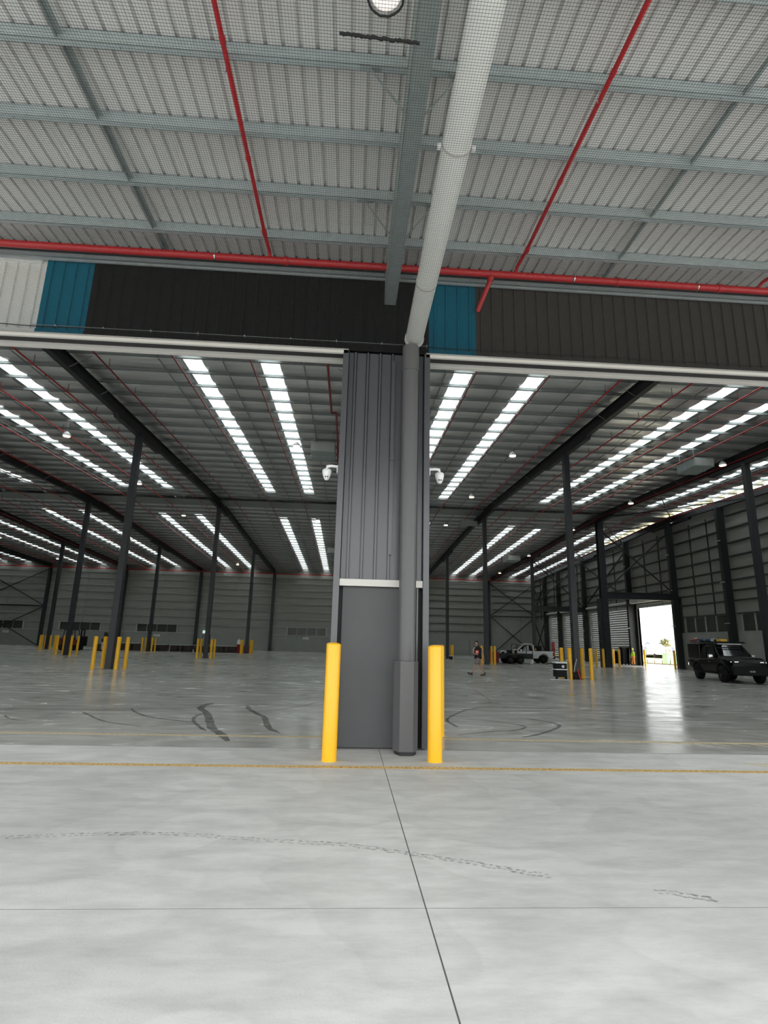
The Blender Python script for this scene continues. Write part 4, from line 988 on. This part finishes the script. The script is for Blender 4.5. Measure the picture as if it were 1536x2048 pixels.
def hand(parent, wrist, d, up, m='skin', curl=.5):
    "palm and five fingers as one skinned hand; d = pointing direction, up = back of the hand"
    d = Vector(d).normalized(); up = Vector(up).normalized(); sd = d.cross(up).normalized(); w = Vector(wrist)
    V = [w, w+d*.045, w+d*.08]; E = [(0,1),(1,2)]; Rr = [(.022,.028),(.018,.036),(.016,.038)]
    for k,(off,ln) in enumerate(((-.030,.055),(-.010,.068),(.010,.072),(.030,.064))):
        a = w+d*.088+sd*off; c1 = a+d*ln*.5-up*ln*.18*curl; c2 = c1+d*ln*.25*(1-curl)-up*ln*.5*curl
        i = len(V); V += [a,c1,c2]; E += [(2,i),(i,i+1),(i+1,i+2)]; Rr += [.009,.009,.0075]
    i = len(V); a = w+d*.03-sd*.038; V += [a,a+d*.03-sd*.02-up*.01,a+d*.055-sd*.016-up*.025]; E += [(1,i),(i,i+1),(i+1,i+2)]; Rr += [.011,.010,.008]
    return skin_mesh('hand',[tuple(v) for v in V],E,Rr,m,parent,1)

# walking person heading left (-x); local origin on the floor between the feet
t = thing('person','person in black sleeveless hooded top and shorts walking left holding something red','person',(6.93,30.05,0))
V = [(0,0,.93),(0,0,1.10),(-.02,0,1.28),(-.035,0,1.42),(-.05,0,1.50),   # pelvis..neck base, neck
     (0,-.09,.90),(-.14,-.10,.52),(-.33,-.10,.12),                        # near leg (front, heel strike)
     (0,.09,.90),(.15,.10,.53),(.38,.10,.14),                            # far leg trailing
     (-.20,-.03,1.40),(-.25,-.10,1.15),(-.15,-.25,1.09),                  # leading arm bent, hand at the chest
     (.20,.0,1.40),(.29,.02,1.14),(.33,-.03,.90),(-.03,0,1.56)]
E_ = [(0,1),(1,2),(2,3),(3,4),(0,5),(5,6),(6,7),(0,8),(8,9),(9,10),(3,11),(11,12),(12,13),(3,14),(14,15),(15,16),(4,17)]
Rr = [(.14,.11),(.13,.10),(.15,.11),(.13,.09),(.055,.055),(.085,.085),(.06,.06),(.04,.04),(.085,.085),(.06,.06),(.04,.04),(.05,.05),(.042,.042),(.03,.03),(.05,.05),(.042,.042),(.03,.03),(.05,.05)]
skin_mesh('body',V,E_,Rr,'skin',t)
loft([[(ox+rx*math.cos(2*PI*k/20),ry*math.sin(2*PI*k/20),z) for k in range(20)] for (z,rx,ry,ox) in ((.86,.17,.13,.03),(.90,.205,.155,.03),(1.05,.20,.15,.02),(1.2,.205,.15,.0),(1.33,.225,.145,.0),(1.41,.225,.12,.0),(1.46,.16,.09,-.01),(1.50,.085,.075,-.02))],True).build('hooded_top','cloth',t)
loft([[(.05+.05*math.cos(a),.09*math.sin(a),1.44+z) for a in [2*PI*k/12 for k in range(12)]] for z in (0,.06,.12)],True).build('hood','cloth',t)
skin_mesh('shorts',[(0,0,.96),(0,0,.88),(0,-.09,.84),(-.09,-.10,.66),(-.13,-.10,.56),(0,.09,.84),(.09,.10,.66),(.13,.10,.57)],[(0,1),(1,2),(2,3),(3,4),(1,5),(5,6),(6,7)],[(.16,.13),(.15,.13),(.11,.11),(.10,.10),(.10,.10),(.11,.11),(.10,.10),(.10,.10)],'short',t)
for (hx,y,toe,hz) in ((-.33,-.10,(-.56,-.10,.17),.06),(.40,.10,(.16,.10,.045),.05)):
    skin_mesh('boot',[(hx,y,.20),(hx,y,.10),(hx-.02,y,hz),((hx+toe[0])/2,y,(hz+toe[2])/2),toe],[(0,1),(1,2),(2,3),(3,4)],[.055,.055,.052,.048,.035],'boot',t)
    MB().bar((hx+.05,y,hz-.045),(toe[0]-.03,y,toe[2]-.04),.085,.022).build('boot_sole','hair',t)
head(t,(-.05,0,1.66),.75)
hand(t,(-.15,-.25,1.09),(.9,.1,.1),(0,-.9,.2),curl=.9); hand(t,(.33,-.03,.90),(.1,-.1,-.95),(.9,.2,.1),curl=.4)
t2 = thing('red_parcel','small bright red parcel held at the chest of the walking person','parcel',(6.93-.08,30.05-.235,1.12)); bevel(MB().box(-.10,.10,-.05,.05,0,.19).build('parcel_body','rprint',t2),.03); MB().box(-.06,.04,-.055,-.05,.05,.14).build('parcel_mark','sign',t2)
# hi-vis worker by the door
t = thing('person','person in lime hi-vis jacket standing left of the open door','person',(28.35,55.2,0))
V = [(0,0,.86),(0,0,1.02),(0,0,1.20),(0,0,1.32),(0,0,1.38),(0,-.08,.82),(.03,-.09,.46),(.06,-.09,.08),(0,.08,.82),(-.05,.09,.46),(-.10,.09,.08),(0,-.18,1.29),(.02,-.22,1.04),(-.05,-.21,.82),(0,.18,1.29),(-.02,.22,1.04),(-.10,.21,.82),(0,0,1.45)]
skin_mesh('body',V,E_,Rr,'skin',t)
skin_mesh('jacket',[(0,0,.74),(0,0,.9),(0,0,1.10),(0,0,1.25),(0,0,1.34),(0,-.18,1.27),(.02,-.22,1.04),(-.04,-.21,.87),(0,.18,1.27),(-.02,.22,1.04),(-.09,.21,.87)],[(0,1),(1,2),(2,3),(3,4),(3,5),(5,6),(6,7),(3,8),(8,9),(9,10)],[(.17,.14),(.17,.14),(.17,.13),(.16,.12),(.08,.08),(.07,.07),(.06,.06),(.05,.05),(.07,.07),(.06,.06),(.05,.05)],'hiv',t)
skin_mesh('trousers',[(0,0,.86),(0,-.08,.80),(.03,-.09,.46),(.06,-.09,.10),(0,.08,.80),(-.05,.09,.46),(-.10,.09,.10)],[(0,1),(1,2),(2,3),(0,4),(4,5),(5,6)],[(.15,.12),(.10,.10),(.08,.08),(.07,.07),(.10,.10),(.08,.08),(.07,.07)],'orange',t)
for (hx,y) in ((.06,-.09),(-.10,.09)): skin_mesh('boot',[(hx,y,.14),(hx,y,.05),(hx-.16,y,.045)],[(0,1),(1,2)],[.055,.05,.04],'boot',t)
head(t,(-.01,0,1.54),.3,'hiv'); hand(t,(-.05,-.21,.82),(-.1,0,-1),(-1,0,0)); hand(t,(-.10,.21,.82),(-.1,0,-1),(-1,0,0))

# ------------------------------------------------------------------ outdoors beyond the right-hand door, and the yard
yd = MB().box(RX+.35,160,-60,200,-.12,-.02).build('yard_ground','asph',kind='structure')
MB().box(-200,160,-200,FY-40,-.14,-.04).build('street_ground','asph',yd)
MB().box(-200,-27,FY-40,FY,-.12,-.03).build('yard_apron','asph',yd)
MB().box(35.5,62,20,170,-.06,-.006).build('verge','grass',yd)
b = MB()
for k in range(30): b.bar((35.4,40+1.6*k,0),(35.4,40+1.6*k,.45),.06)
b.bar((35.4,38,.0),(35.4,136,.0),.14); b.build('kerb_fence','trunk',yd,kind='stuff')
def building(x,y,sx,sy,h,m,label,roof=True):
    t = thing('building',label,'building',(x,y,0)); MB().box(-sx/2,sx/2,-sy/2,sy/2,0,h).build('walls',m,t)
    if roof: MB().prism([(-sy/2-.4,h),(0,h+1.6),(sy/2+.4,h)],'x',-sx/2-.3,sx/2+.3).build('roof','roofg' if m!='cbld' else 'cbld',t)
    for k in range(3): MB().box(-sx/2-.05,-sx/2,-sy*.35+sy*.28*k,-sy*.35+sy*.28*k+1.4,1.0,2.3).build('window','roofg',t)
building(72.9,131,3.0,6,1.9,'obld','pale ochre building seen through the open door')
building(69.6,128,2.4,5,1.0,'pbld','pink building left of the ochre one outside')
building(90,151,4.4,8,2.6,'cbld','cream gabled building behind the green cabinet outside')
t = thing('utility_cabinet','pale green utility cabinet standing on the grass outside the open door','cabinet',(38.4,65.4,0),0)
MB().box(-.95,.95,-.5,.5,.02,1.12).build('cabinet_walls','gcont',t)
b = MB()
for k in range(3): b.box(-.6+.6*k,-.59+.6*k,-.52,-.5,.05,1.08)
b.build('door_gaps','trunk',t,kind='stuff'); MB().box(-1.0,1.0,-.55,.55,1.12,1.18).build('cabinet_lid','gcont',t)
t = thing('street_tree','small bare-stemmed tree outside left of the green cabinet','tree',(42.3,73.5,0))
MB().tube([(0,0,0),(.05,0,.9),(0,.05,2.2)],[.06,.05,.03],8).build('trunk','trunk',t)
b = MB(); rr = random.Random(3)
for k in range(160):
    a,c,r_ = rr.uniform(0,2*PI),rr.uniform(-1,1),rr.random()**.4; p = Vector((.75*r_*math.cos(a)*math.sqrt(1-c*c),.75*r_*math.sin(a)*math.sqrt(1-c*c),2.5+.55*r_*c)); q = Vector((rr.uniform(-1,1),rr.uniform(-1,1),rr.uniform(-1,1)))*.14; s_ = Vector((rr.uniform(-1,1),rr.uniform(-1,1),rr.uniform(-1,1)))*.14
    b.add([p-q,p+s_,p+q,p-s_],[(0,1,2,3)])
b.build('foliage','leaf',t,kind='stuff')
t = thing('parked_truck','small parked truck outside by the pink building','vehicle',(60,108,0)); MB().box(-1,1,-2.5,1.2,.7,2.6).build('truck_box','plast',t); MB().box(-1,1,1.3,2.8,.5,2.0).build('truck_cab','roofg',t)
for y in (-1.6,2): MB().lathe([(.001,-1.05),(.45,-1.05),(.45,1.05),(.001,1.05)],14,(0,y,.45),'x').build('axle_wheels','rub',t)
hb = MB(); vs = []
for k in range(41): vs += [(60+6*k-40,330,0),(60+6*k-40,330,9+4*math.sin(k*.5)+2*math.sin(k*1.3))]
hb.add(vs,[(2*i,2*i+2,2*i+3,2*i+1) for i in range(40)]); hb.add([(v[0],v[1]+60,0) if i%2==0 else (v[0],v[1]+60,v[2]*.7) for i,v in enumerate(vs)],[(2*i,2*i+2,2*i+3,2*i+1) for i in range(40)])
hb.build('distant_hills','hill',kind='structure')
